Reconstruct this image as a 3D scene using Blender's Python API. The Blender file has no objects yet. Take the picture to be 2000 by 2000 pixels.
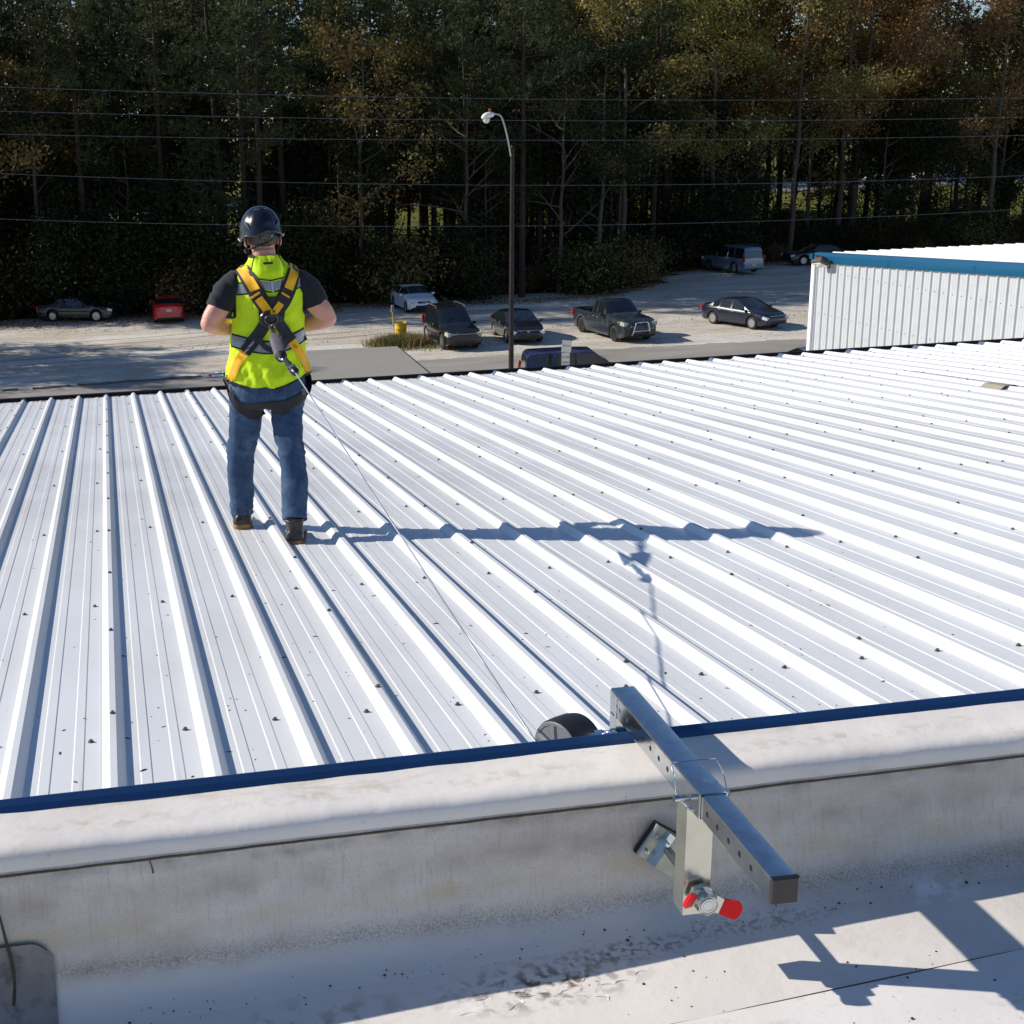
import bpy, bmesh, math, random
import numpy as np
from mathutils import Vector, Matrix, noise
from mathutils.bvhtree import BVHTree
from math import sin, cos, radians, pi, sqrt, tan, atan2

S = bpy.context.scene
COL = S.collection
R = radians
rng = random.Random(7)
nrg = np.random.default_rng(11)

# ------------------------------------------------------------------ camera
ZC = 10.4
F_, CX, CY, PITCH, ROLL, YAW = 2623.997, 691.652, 998.785, .27545, -.02828, .17673
fw = Vector((sin(YAW)*cos(PITCH), cos(YAW)*cos(PITCH), -sin(PITCH)))
rt0 = Vector((cos(YAW), -sin(YAW), 0)); up0 = rt0.cross(fw)
rt = rt0*cos(ROLL)+up0*sin(ROLL); up = up0*cos(ROLL)-rt0*sin(ROLL)
cam_d = bpy.data.cameras.new('camera'); cam = bpy.data.objects.new('camera', cam_d); COL.objects.link(cam)
M = Matrix((rt, up, -fw)).transposed().to_4x4(); M.translation = Vector((0, 0, ZC))
cam.matrix_world = M
cam_d.sensor_width = 36; cam_d.sensor_fit = 'HORIZONTAL'
cam_d.lens = F_/2000*36; cam_d.shift_x = (1000-CX)/2000; cam_d.shift_y = (CY-1000)/2000
cam_d.clip_start = .05; cam_d.clip_end = 2000
S.camera = cam
S.render.resolution_x = S.render.resolution_y = 1024

# ------------------------------------------------------------------ light
SUN_EL, SUN_AZ = R(30.2), R(22.5)          # the sun stands left and a little beyond the roof
to_sun = Vector((-cos(SUN_AZ)*cos(SUN_EL), sin(SUN_AZ)*cos(SUN_EL), sin(SUN_EL)))
world = bpy.data.worlds.new('World'); S.world = world; world.use_nodes = True
wn = world.node_tree
sky = wn.nodes.new('ShaderNodeTexSky'); sky.sky_type = 'NISHITA'; sky.sun_disc = False
sky.sun_elevation = SUN_EL; sky.sun_rotation = atan2(to_sun.x, to_sun.y)
sky.altitude = 200; sky.air_density = 1.0; sky.dust_density = .0; sky.ozone_density = 1.6
bg = wn.nodes['Background']; bg.inputs['Strength'].default_value = .078
tint = wn.nodes.new('ShaderNodeMix'); tint.data_type = 'RGBA'; tint.blend_type = 'MULTIPLY'
tint.inputs['Factor'].default_value = 1; tint.inputs['B'].default_value = (.87, .975, 1.17, 1)   # the photograph's cool daylight
wn.links.new(sky.outputs[0], tint.inputs['A']); wn.links.new(tint.outputs['Result'], bg.inputs['Color'])
sd = bpy.data.lights.new('sun', 'SUN'); sd.energy = 4.6; sd.angle = R(.5); sd.color = (1, .94, .85)
sun = bpy.data.objects.new('sun', sd); COL.objects.link(sun)
sun.rotation_euler = to_sun.to_track_quat('Z', 'Y').to_euler()
S.view_settings.view_transform = 'Standard'; S.view_settings.look = 'None'
S.view_settings.exposure = .22; S.view_settings.gamma = 1; S.view_settings.use_curve_mapping = False
S.render.engine = 'CYCLES'

# ------------------------------------------------------------------ materials
def srgb(r, g, b):
    f = lambda c: (c/255/12.92) if c/255 <= .04045 else ((c/255+.055)/1.055)**2.4
    return (f(r), f(g), f(b))
def mat(name, col, rough=.6, metal=0, var=0, scale=8, bump=0, bscale=40, spec=.5, col2=None, island=0, coat=0,
        obj_rand=0, trans=0, sheen=0, stretch=(1, 1, 1), ramp=(.35, .7)):
    m = bpy.data.materials.new(name); m.use_nodes = True; t = m.node_tree; n = t.nodes
    b = n['Principled BSDF']; b.inputs['Roughness'].default_value = rough; b.inputs['Metallic'].default_value = metal
    b.inputs['Specular IOR Level'].default_value = spec; b.inputs['Coat Weight'].default_value = coat
    b.inputs['Coat Roughness'].default_value = .05
    if sheen: b.inputs['Sheen Weight'].default_value = sheen
    c = (*col, 1)
    b.inputs['Base Color'].default_value = c
    out = None
    tc = n.new('ShaderNodeTexCoord'); mp = n.new('ShaderNodeMapping'); mp.inputs['Scale'].default_value = stretch
    t.links.new(tc.outputs['Object'], mp.inputs['Vector'])
    if var or col2:
        nz = n.new('ShaderNodeTexNoise'); nz.inputs['Scale'].default_value = scale; nz.inputs['Detail'].default_value = 6
        nz.inputs['Roughness'].default_value = .65
        t.links.new(mp.outputs[0], nz.inputs['Vector'])
        rp = n.new('ShaderNodeMapRange'); rp.inputs['From Min'].default_value = ramp[0]; rp.inputs['From Max'].default_value = ramp[1]
        t.links.new(nz.outputs['Fac'], rp.inputs['Value'])
        mx = n.new('ShaderNodeMix'); mx.data_type = 'RGBA'
        mx.inputs['A'].default_value = c
        mx.inputs['B'].default_value = (*(col2 if col2 else tuple(x*(1-var) for x in col)), 1)
        t.links.new(rp.outputs[0], mx.inputs['Factor']); out = mx.outputs['Result']
    if island or obj_rand:
        hs = n.new('ShaderNodeHueSaturation')
        if out: t.links.new(out, hs.inputs['Color'])
        else: hs.inputs['Color'].default_value = c
        src = None
        if island:
            g = n.new('ShaderNodeNewGeometry'); r1 = n.new('ShaderNodeMapRange')
            t.links.new(g.outputs['Random Per Island'], r1.inputs['Value'])
            r1.inputs['To Min'].default_value = 1-island; r1.inputs['To Max'].default_value = 1+island*1.1
            src = r1.outputs[0]
            t.links.new(src, hs.inputs['Value'])
        if obj_rand:
            oi = n.new('ShaderNodeObjectInfo'); r2 = n.new('ShaderNodeMapRange')
            t.links.new(oi.outputs['Random'], r2.inputs['Value'])
            r2.inputs['To Min'].default_value = .5-obj_rand; r2.inputs['To Max'].default_value = .5+obj_rand
            t.links.new(r2.outputs[0], hs.inputs['Hue'])
        out = hs.outputs[0]
    if out: t.links.new(out, b.inputs['Base Color'])
    if bump:
        nb = n.new('ShaderNodeTexNoise'); nb.inputs['Scale'].default_value = bscale; nb.inputs['Detail'].default_value = 5
        t.links.new(mp.outputs[0], nb.inputs['Vector'])
        bp = n.new('ShaderNodeBump'); bp.inputs['Strength'].default_value = 1; bp.inputs['Distance'].default_value = bump
        t.links.new(nb.outputs['Fac'], bp.inputs['Height']); t.links.new(bp.outputs[0], b.inputs['Normal'])
    if trans:
        tr = n.new('ShaderNodeBsdfTranslucent'); ms = n.new('ShaderNodeMixShader'); ms.inputs[0].default_value = trans
        if out: t.links.new(out, tr.inputs['Color'])
        else: tr.inputs['Color'].default_value = c
        o = n['Material Output']
        t.links.new(b.outputs[0], ms.inputs[1]); t.links.new(tr.outputs[0], ms.inputs[2]); t.links.new(ms.outputs[0], o.inputs[0])
    return m

def layered(name, base, layers, rough=.7, bumps=(), spec=.4, stretch=(1, 1, 1), each=0):
    """base colour and noise layers: (scale, colour, lo, hi, detail, stretch, strength)"""
    m = bpy.data.materials.new(name); m.use_nodes = True; t = m.node_tree; n = t.nodes
    b = n['Principled BSDF']; b.inputs['Roughness'].default_value = rough; b.inputs['Specular IOR Level'].default_value = spec
    tc = n.new('ShaderNodeTexCoord')
    cur = None
    for i, (sc, c, lo, hi, det, st, k) in enumerate(layers):
        mp = n.new('ShaderNodeMapping'); mp.inputs['Scale'].default_value = st; mp.inputs['Location'].default_value = (i*3.7, i*1.3, i*2.1)
        t.links.new(tc.outputs['Object'], mp.inputs['Vector'])
        nz = n.new('ShaderNodeTexNoise'); nz.inputs['Scale'].default_value = sc; nz.inputs['Detail'].default_value = det
        nz.inputs['Roughness'].default_value = .65
        t.links.new(mp.outputs[0], nz.inputs['Vector'])
        r = n.new('ShaderNodeMapRange'); r.inputs['From Min'].default_value = lo; r.inputs['From Max'].default_value = hi
        r.inputs['To Max'].default_value = k
        t.links.new(nz.outputs['Fac'], r.inputs['Value'])
        mx = n.new('ShaderNodeMix'); mx.data_type = 'RGBA'
        if cur is None: mx.inputs['A'].default_value = (*base, 1)
        else: t.links.new(cur, mx.inputs['A'])
        mx.inputs['B'].default_value = (*c, 1)
        t.links.new(r.outputs[0], mx.inputs['Factor']); cur = mx.outputs['Result']
    if each:
        oi = n.new('ShaderNodeObjectInfo'); rr_ = n.new('ShaderNodeMapRange'); rr_.inputs['To Min'].default_value = 1-each; rr_.inputs['To Max'].default_value = 1+each*.6
        t.links.new(oi.outputs['Random'], rr_.inputs['Value']); hs = n.new('ShaderNodeHueSaturation'); t.links.new(cur, hs.inputs['Color']); t.links.new(rr_.outputs[0], hs.inputs['Value']); cur = hs.outputs[0]
    t.links.new(cur, b.inputs['Base Color'])
    prev = None
    for sc, d in bumps:
        nb = n.new('ShaderNodeTexNoise'); nb.inputs['Scale'].default_value = sc; nb.inputs['Detail'].default_value = 4
        t.links.new(tc.outputs['Object'], nb.inputs['Vector'])
        bp = n.new('ShaderNodeBump'); bp.inputs['Distance'].default_value = d
        t.links.new(nb.outputs['Fac'], bp.inputs['Height'])
        if prev: t.links.new(prev, bp.inputs['Normal'])
        prev = bp.outputs[0]
    if prev: t.links.new(prev, b.inputs['Normal'])
    return m

# ------------------------------------------------------------------ mesh helpers
class MB:
    def __init__(s): s.v = []; s.f = []; s.m = []
    def add(s, vs, fs, mi=0):
        o = len(s.v); s.v += [tuple(v) for v in vs]; s.f += [tuple(i+o for i in f) for f in fs]; s.m += [mi]*len(fs); return s
    def box(s, c, d, rot=None, mi=0, bev=0):
        hx, hy, hz = d[0]/2, d[1]/2, d[2]/2
        if bev:
            b = bev; vs = []
            for sx in (-1, 1):
                for sy in (-1, 1):
                    for sz in (-1, 1):
                        vs += [Vector((sx*(hx-b), sy*(hy-b), sz*hz)), Vector((sx*(hx-b), sy*hy, sz*(hz-b))), Vector((sx*hx, sy*(hy-b), sz*(hz-b)))]
            bm = bmesh.new(); [bm.verts.new(v) for v in vs]; r = bmesh.ops.convex_hull(bm, input=bm.verts)
            bm.verts.ensure_lookup_table(); bm.verts.index_update()
            V = [v.co.copy() for v in bm.verts]; Fs = [[v.index for v in f.verts] for f in bm.faces]; bm.free()
        else:
            V = [Vector((x, y, z)) for x in (-hx, hx) for y in (-hy, hy) for z in (-hz, hz)]
            Fs = [(0, 1, 3, 2), (4, 6, 7, 5), (0, 4, 5, 1), (2, 3, 7, 6), (0, 2, 6, 4), (1, 5, 7, 3)]
        if rot: V = [rot @ v for v in V]
        return s.add([v+Vector(c) for v in V], Fs, mi)
    def tube(s, pts, r, seg=8, mi=0, caps=True):
        pts = [Vector(p) for p in pts]; n = len(pts)
        rr = r if isinstance(r, (list, tuple)) else [r]*n
        prev = None; o = len(s.v); vs = []
        for i, p in enumerate(pts):
            t = (pts[min(i+1, n-1)]-pts[max(i-1, 0)]).normalized()
            if prev is None:
                a = Vector((0, 0, 1)) if abs(t.z) < .9 else Vector((1, 0, 0)); u = t.cross(a).normalized()
            else: u = (prev-t*prev.dot(t)).normalized()
            prev = u; w = t.cross(u)
            for k in range(seg):
                a = 2*pi*k/seg; vs.append(p+(u*cos(a)+w*sin(a))*rr[i])
        fs = [(i*seg+k, i*seg+(k+1) % seg, (i+1)*seg+(k+1) % seg, (i+1)*seg+k) for i in range(n-1) for k in range(seg)]
        if caps: fs += [tuple(range(seg))[::-1], tuple((n-1)*seg+k for k in range(seg))]
        return s.add(vs, fs, mi)
    def cyl(s, a, b, r, seg=16, mi=0, r2=None): return s.tube([a, b], [r, r if r2 is None else r2], seg, mi)
    def loft(s, rings, mi=0, closed=True, caps=True):
        n = len(rings[0]); vs = [v for r in rings for v in r]
        fs = []
        for i in range(len(rings)-1):
            for k in range(n if closed else n-1): fs.append((i*n+k, i*n+(k+1) % n, (i+1)*n+(k+1) % n, (i+1)*n+k))
        if caps and closed: fs += [tuple(range(n))[::-1], tuple((len(rings)-1)*n+k for k in range(n))]
        return s.add(vs, fs, mi)
    def build(s, name, mats, parent=None, smooth=None, loc=None, kind=None, fix=True):
        me = bpy.data.meshes.new(name); me.from_pydata(s.v, [], s.f)
        for m in (mats if isinstance(mats, (list, tuple)) else [mats]): me.materials.append(m)
        if any(s.m): me.polygons.foreach_set('material_index', s.m)
        if fix:
            bm = bmesh.new(); bm.from_mesh(me); bmesh.ops.recalc_face_normals(bm, faces=bm.faces); bm.to_mesh(me); bm.free()
        if smooth is not None:
            me.polygons.foreach_set('use_smooth', [True]*len(me.polygons)); me.set_sharp_from_angle(angle=R(smooth))
        return link(name, me, parent, loc, kind)
def link(name, me, parent=None, loc=None, kind=None):
    o = bpy.data.objects.new(name, me); COL.objects.link(o)
    if parent is not None: o.parent = parent
    if loc is not None: o.location = loc
    if kind: o['kind'] = kind
    return o
def npmesh(name, V, Fq, mats, parent=None, kind=None, smooth=False):
    me = bpy.data.meshes.new(name); V = np.asarray(V, np.float32); Fq = np.asarray(Fq, np.int32); k = Fq.shape[1]
    me.vertices.add(len(V)); me.vertices.foreach_set('co', V.ravel())
    me.loops.add(Fq.size); me.loops.foreach_set('vertex_index', Fq.ravel())
    me.polygons.add(len(Fq)); me.polygons.foreach_set('loop_start', np.arange(len(Fq), dtype=np.int32)*k)
    if smooth: me.polygons.foreach_set('use_smooth', np.ones(len(Fq), bool))
    me.update(calc_edges=True)
    for m in (mats if isinstance(mats, (list, tuple)) else [mats]): me.materials.append(m)
    return link(name, me, parent, None, kind)
def tag(o, label=None, cat=None, group=None, kind=None):
    if label: o['label'] = label
    if cat: o['category'] = cat
    if group: o['group'] = group
    if kind: o['kind'] = kind
    return o
def empty(name, loc, label, cat, rz=0, group=None):
    o = bpy.data.objects.new(name, None); COL.objects.link(o); o.location = loc; o.rotation_euler = (0, 0, rz)
    o.empty_display_size = .3
    return tag(o, label, cat, group)
def copy_tree(o, parent=None):
    c = o.copy(); COL.objects.link(c); c.parent = parent
    for ch in list(o.children): copy_tree(ch, c)
    return c
def lerp(pts, x):
    if x <= pts[0][0]: return pts[0][1]
    for (a, b), (c, d) in zip(pts, pts[1:]):
        if x <= c: return b+(d-b)*(x-a)/(c-a)
    return pts[-1][1]
def crom(pts, n):
    P = [Vector(p) for p in pts]; P = [P[0]*2-P[1]]+P+[P[-1]*2-P[-2]]; out = []
    for i in range(1, len(P)-2):
        for k in range(n):
            t = k/n; a, b, c, d = P[i-1:i+3]
            out.append(.5*((2*b)+(c-a)*t+(2*a-5*b+4*c-d)*t*t+(3*b-a-3*c+d)*t**3))
    return out+[P[-2].copy()]
def text_obj(name, body, size, m, loc, rot, parent=None, ext=.0005, sx=1):
    cu = bpy.data.curves.new(name, 'FONT'); cu.body = body; cu.size = size; cu.extrude = ext; cu.align_x = 'CENTER'; cu.align_y = 'CENTER'
    tmp = bpy.data.objects.new(name, cu); COL.objects.link(tmp)
    dg = bpy.context.evaluated_depsgraph_get(); me = bpy.data.meshes.new_from_object(tmp.evaluated_get(dg))
    bpy.data.objects.remove(tmp); me.materials.clear(); me.materials.append(m)
    o = link(name, me, parent); o.location = loc; o.rotation_euler = rot; o.scale = (sx, 1, 1)
    return o

# shared materials
m_black = mat('black_plastic', (.012, .012, .014), .35, bump=.0003, bscale=300)
m_rubber = mat('rubber', (.02, .02, .021), .8, bump=.001, bscale=90)
m_galv = mat('galvanised_steel', (.64, .67, .68), .17, 1, var=.22, scale=22, bump=.0002, bscale=120)
m_galv_warm = mat('zinc_plate', (.72, .72, .62), .22, .9, var=.15, scale=10, bump=.0003, bscale=100)
m_dark = mat('shadow_black', (.004, .004, .005), .9)
m_chrome = mat('chrome', (.8, .8, .82), .08, 1)
m_white = mat('white_paint', (.78, .78, .76), .5, var=.12, scale=3)

# ------------------------------------------------------------------ GROUND, ROAD
def terr(x, y):
    z = 0.
    t = min(max((y-104)/24, 0), 1); z += 2.9*(t*t*(3-2*t))
    t2 = min(max((x-36)/30, 0), 1)*min(max((y-78)/14, 0), 1)*(1-min(max((y-104)/20, 0), 1)); z += .35*t2
    return z
m_gravel = layered('gravel', srgb(216, 208, 194), [
    (.30, srgb(186, 170, 146), .42, .66, 6, (.6, 1.8, 1), .8), (1.1, srgb(140, 114, 84), .54, .74, 7, (.6, 2.4, 1), .8), (.18, srgb(240, 234, 222), .5, .62, 5, (.4, 2, 1), .7),
    (9, srgb(222, 214, 200), .5, .75, 5, (1, 1.5, 1), .7), (30, srgb(92, 84, 74), .50, .75, 4, (1, 1, 1), .8), (3.5, srgb(120, 112, 100), .54, .7, 6, (1, 1.8, 1), .6)], .95, [(6, .03), (30, .02)], .15)
m_grass = layered('verge_grass', srgb(88, 96, 44), [(.6, srgb(128, 120, 62), .4, .7, 5, (1, 1, 1), .8), (5, srgb(70, 80, 34), .5, .8, 5, (1, 1, 1), .7)], .95, [(4, .05)], .1)
m_floor = layered('forest_floor', srgb(86, 66, 44), [(.8, srgb(52, 42, 30), .4, .7, 6, (1, 1, 1), .8), (7, srgb(120, 92, 58), .55, .8, 5, (1, 1, 1), .7)], 1, [(5, .05)], .1)
xs = list(np.arange(-90, 190, 2.5)); ys = list(np.arange(6, 84, 6))+list(np.arange(84, 170, 2))+[200, 300, 600, 1500]
xs = [-1500, -600, -250]+xs+[300, 600, 1500]
V = []; Fq = []
for y in ys:
    for x in xs: V.append((x, y, terr(x, y)))
nx = len(xs)
for j in range(len(ys)-1):
    for i in range(nx-1): Fq.append((j*nx+i, j*nx+i+1, (j+1)*nx+i+1, (j+1)*nx+i))
g = npmesh('ground', V, Fq, [m_gravel, m_floor, m_grass], None, 'structure', True)
def wood_edge(x):   # front line of the woods
    return lerp([(-40, 84), (-6, 83), (2, 82), (8, 81), (15, 82.5), (17, 81.5), (25, 80.6), (31, 81.2), (36, 86), (40, 92.5), (48, 93.5), (56, 94.5), (120, 95)], x)
mi = []
for j in range(len(ys)-1):
    for i in range(nx-1):
        x = xs[i]+1.2; y = ys[j]+1
        mi.append(0 if y < wood_edge(x)-.5 else (2 if y > 113 else 1))
g.data.polygons.foreach_set('material_index', mi)

def sheet(name, pts, z, m, kind='structure', thick=0, jag=0, n=1):
    P = []
    for a, b in zip(pts, pts[1:]+pts[:1]):
        for k in range(n):
            t = k/n; p = (Vector(a)*(1-t)+Vector(b)*t)
            if jag: p += Vector((noise.noise(Vector((p.x*1.3, p.y*1.3, 3)))*jag, noise.noise(Vector((p.x*1.3, p.y*1.3, 9)))*jag))
            P.append(p)
    bm = MB(); N = len(P)
    vs = [(p.x, p.y, z) for p in P]; fs = [tuple(range(N))]
    if thick:
        vs += [(p.x, p.y, z-thick) for p in P]; fs += [(i, (i+1) % N, N+(i+1) % N, N+i) for i in range(N)]
    bm.add(vs, fs); o = bm.build(name, m)
    if kind: o['kind'] = kind
    return o
m_asph = layered('old_asphalt', srgb(166, 160, 150), [(.3, srgb(128, 122, 114), .4, .7, 5, (.5, 2, 1), .7), (3, srgb(170, 162, 150), .5, .75, 6, (1, 3, 1), .6), (60, srgb(90, 86, 80), .5, .8, 3, (1, 1, 1), .6)], .9, [(50, .006)], .2)
m_crack = mat('cracked_edge', srgb(60, 54, 48), .95, bump=.02, bscale=8)
e1 = [(-90, 57.0), (-40, 58.2), (-5, 59.2), (5, 60), (14, 60.9), (23, 61), (34, 60.7), (60, 60.4), (120, 60)]
sheet('road', [(x, y) for x, y in e1]+[(120, 48), (-90, 47)], .008, m_asph, jag=.35, n=40)
m_rut = mat('compacted_gravel', srgb(172, 162, 144), .95, var=.35, scale=2, bump=.02, bscale=8, stretch=(1, 3, 1))
def rut(pts_, w, sd_):
    mb = MB(); prev = None
    P_ = crom([(x, y, 0) for x, y in pts_], 14)
    for i, p in enumerate(P_):
        t = (P_[min(i+1, len(P_)-1)]-P_[max(i-1, 0)]).normalized(); q = Vector((-t.y, t.x, 0)); ww = w*(.55+.9*abs(noise.noise(Vector((i*.31, sd_, 0)))))*(min(1, i/8, (len(P_)-1-i)/8)+.02)
        cur = [p+q*ww+Vector((0, 0, .005)), p-q*ww+Vector((0, 0, .005))]
        if prev: mb.add(prev+cur, [(0, 1, 3, 2)])
        prev = cur
    return mb.build('tyre_track', m_rut, kind='structure')
for k, (off_, pth) in enumerate([(0, [(-25, 66.5), (-5, 66), (12, 69.5), (26, 72), (40, 74), (52, 84)]), (1.7, [(-25, 66.5), (-5, 66), (12, 69.5), (26, 72), (40, 74), (52, 84)]), (0, [(-20, 72), (0, 71.5), (10, 74), (30, 76.5)]), (1.6, [(-20, 72), (0, 71.5), (10, 74), (30, 76.5)])]):
    rut([(x+(off_ if k > 3 else 0), y+(off_ if k < 4 else 0)) for x, y in pth], .14, k*3.3)
# the crumbled kerb between road and gravel
kb = MB(); 
prev = None
for i in range(220):
    x = -30+i*.32; y = lerp(e1, x)+noise.noise(Vector((x*.8, 0, 0)))*.18
    w = .16+.12*noise.noise(Vector((x*1.7, 4, 0))); h = .07+.05*noise.noise(Vector((x*2.1, 9, 1)))
    cur = [Vector((x, y-w, .009)), Vector((x, y-w*.6, .009+h)), Vector((x, y+w*.7, .009+h*.9)), Vector((x, y+w, .009))]
    if prev and rng.random() > .12 and x < 14: kb.loft([prev, cur], closed=False)
    prev = cur
kb.build('kerb', mat('broken_kerb', srgb(120, 112, 100), .95, var=.5, scale=3, bump=.02, bscale=9), kind='structure')
m_slab = mat('slab_concrete', srgb(156, 152, 142), .8, var=.1, scale=.4, bump=.001, bscale=60, stretch=(.4, 3, 1))
sheet('concrete_slab', [(6.6, 64.9), (13.9, 64.5), (13.65, 57.8), (13.3, 50), (6.4, 50)], .16, m_slab, kind=None, thick=.15)
tag(bpy.data.objects['concrete_slab'], 'plain grey concrete slab beside the road behind the worker', 'concrete slab')
m_road2 = mat('highway_asphalt', srgb(120, 120, 122), .85, var=.2, scale=.4)
sheet('highway', [(-120, 138), (220, 138), (220, 158), (-120, 158)], 2.93, m_road2)

# ------------------------------------------------------------------ WHITE METAL ROOF BUILDING
H, SL, X0, P = 1.54492, .0833, -.04785, .3048
def rz(y): return ZC-H-SL*y
m_roof = layered('white_roof_paint', srgb(223, 223, 221), [
    (1.1, srgb(203, 203, 204), .42, .72, 6, (1, .35, 1), .7), (14, srgb(226, 225, 223), .5, .75, 5, (1, .3, 1), .5),
    (70, srgb(150, 150, 148), .64, .8, 3, (1, 1, 1), .6), (3.2, srgb(204, 196, 182), .58, .80, 6, (2.5, .2, 1), .7), (.45, srgb(232, 233, 233), .42, .6, 4, (1, 1, 1), .7), (8, srgb(188, 180, 168), .64, .76, 5, (3, .12, 1), .6)], .40, [(2.2, .004), (9, .0006)], .5, each=.05)
prof = [(-.076, 0), (-.048, .032), (-.027, .032), (0, 0), (.040, 0), (.044, .0024), (.074, .0024), (.078, 0),
        (.140, 0), (.144, .0024), (.172, .0024), (.176, 0), (.2280, 0)]
Y0, Y1 = 3.046, 15.289
def roof_panel_mesh(y0, y1, xo=0, yn=26):
    pts = []
    for r in range(3):
        for j, (x, z) in enumerate(prof):
            if j == len(prof)-1 and r < 2: continue
            pts.append((x+r*P, z))
    mb = MB(); rows = []
    for k in range(yn+1):
        y = y0+(y1-y0)*k/yn
        rows.append([Vector((x, y, rz(y)+z)) for x, z in pts])
    mb.loft(rows, closed=False); return mb
bldA = empty('metal_roofed_building', (6, 9, 0), 'white low building whose ribbed metal roof the worker stands on', 'building')
off = Vector((-6, -9, 0))
pm = roof_panel_mesh(Y0, Y1)
pm.v = [(v[0], v[1]-9, v[2]) for v in pm.v]
first = None
for k in range(-4, 19):
    x = X0+3*k*P
    if first is None:
        first = pm.build('roof_panel', m_roof, bldA, fix=False); first.location = (x-6, 0, 0); o = first
        first.data.polygons.foreach_set('use_smooth', [False]*len(first.data.polygons))
    else:
        o = first.copy(); COL.objects.link(o); o.location = (x-6, 0, 0)
XL, XR = X0-12*P-.076, X0+57*P-.076
m_wallw = mat('white_wall_sheet', srgb(225, 225, 220), .45, var=.08, scale=2)
m_under = mat('roof_structure', (.3, .3, .3), .8)
b = MB(); b.add([(x, y, z) for x in (XL+.01, XR-.01) for (y, z) in ((Y0, 0), (Y1-.06, 0), (Y0, rz(Y0)-.004), (Y1-.06, rz(Y1-.06)-.004))],
      [(0, 1, 3, 2), (4, 6, 7, 5), (0, 4, 5, 1), (2, 3, 7, 6), (0, 2, 6, 4), (1, 5, 7, 3)])
b.v = [(x-6, y-9, z) for x, y, z in b.v]; b.build('wall', m_wallw, bldA)
# gutter
m_gut = mat('dark_gutter_metal', srgb(52, 54, 58), .45, .3, var=.3, scale=5)
ze = rz(Y1)
gp = [(Y1-.05, ze-.012), (Y1+.012, ze-.016), (Y1+.012, ze-.11), (Y1+.135, ze-.11), (Y1+.135, ze+.018), (Y1+.148, ze+.024), (Y1+.152, ze-.13), (Y1-.05, ze-.13)]
b = MB(); b.loft([[Vector((x-6, y-9, z)) for y, z in gp] for x in (XL-.05, XR+.05)]); b.build('gutter', m_gut, bldA)
# debris lying in the pans by the eave: rusty pine straw
b = MB()
for i in range(900):
    x = rng.uniform(XL, 12); n = math.floor((x-X0)/P); 
    u = x-X0-n*P
    if u > .2: continue
    y = Y1-.02-abs(rng.gauss(0, .035)); z = rz(y)+.004
    a = rng.uniform(0, pi); L = rng.uniform(.008, .022); w = .004
    d = Vector((cos(a), sin(a), 0)); q = Vector((-d.y, d.x, 0))*w
    c = Vector((x-6, y-9, z)); b.add([c-d*L-q, c+d*L-q, c+d*L+q, c-d*L+q, c+Vector((0, 0, .006))], [(0, 1, 4), (1, 2, 4), (2, 3, 4), (3, 0, 4)])
b.build('leaf_litter', mat('rusty_litter', srgb(110, 66, 40), .95), bldA, kind='stuff')
# blue rib end caps every third rib
m_blue = mat('blue_trim_paint', srgb(30, 72, 120), .38, .1, var=.12, scale=6, bump=.0004, bscale=40, coat=.2)
m_cap = mat('steel_blue_cap', srgb(120, 142, 165), .3, .6)
cb = MB(); zz = ze
cb.loft([[Vector((x, y-9, rz(y)+z)) for x, z in ((-.078, .002), (-.050, .0345), (-.025, .0345), (.002, .002))] for y in (Y1-.10, Y1+.014)], closed=False)
cb.add([(-.078, Y1+.014-9, ze), (-.05, Y1+.014-9, ze+.0345), (-.025, Y1+.014-9, ze+.0345), (.002, Y1+.014-9, ze)], [(0, 1, 2, 3)])
c0 = None
for k in range(-4, 19):
    if c0 is None: c0 = cb.build('rib_end_cap', m_cap, bldA); o = c0
    else: o = c0.copy(); COL.objects.link(o)
    o.location = (X0+3*k*P-6, 0, 0)
# fasteners
m_screw = mat('screw_metal', (.20, .18, .15), .45, .7, var=.5, scale=200)
sb = MB(); sb.cyl((0, 0, 0), (0, 0, .0025), .010, 10); sb.cyl((0, 0, .0025), (0, 0, .009), .006, 6); sb.cyl((0, 0, .009), (0, 0, .0095), .004, 6)
spos = []
for n in range(-12, 57):
    for j, yr in enumerate((4.12, 5.83, 7.57, 9.27, 10.98, 12.69, 14.4, 15.16)):
        jx = rng.uniform(-.01, .008); jy = rng.uniform(-.03, .03)
        spos.append((X0+n*P-.105+jx, yr+jy, 0))
    if n % 3 == 0:
        y = 4.27
        while y < 15.2:
            spos.append((X0+n*P-.0375, y, .032)); y += 1.045
def inview(p):
    d = Vector(p)-Vector((0, 0, ZC)); w = d.dot(fw)
    if w <= 0: return None
    x = CX+F_*d.dot(rt)/w; y = CY-F_*d.dot(up)/w
    return (x, y, w) if -20 < x < 2020 and -20 < y < 2020 else None
vis = sorted([(inview((x, y, rz(y)))[2], (x, y, dz)) for x, y, dz in spos if inview((x, y, rz(y)))])
s0 = None
for i, (w, (x, y, dz)) in enumerate(vis[:290]):
    if s0 is None: s0 = sb.build('screw', m_screw, bldA); o = s0
    else: o = s0.copy(); COL.objects.link(o)
    o.location = (x-6, y-9, rz(y)+dz); o.rotation_euler = (SL+.0, rng.uniform(-.1, .1), rng.uniform(0, 6))
if len(vis) > 290:
    b = MB()
    for w, (x, y, dz) in vis[290:]:
        for v0, v1, r_ in ((0, .0025, .010), (.0025, .009, .006)): b.cyl((x-6, y-9, rz(y)+dz+v0), (x-6, y-9, rz(y)+dz+v1), r_, 6)
    b.build('far_screws', m_screw, bldA, kind='stuff')
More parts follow.
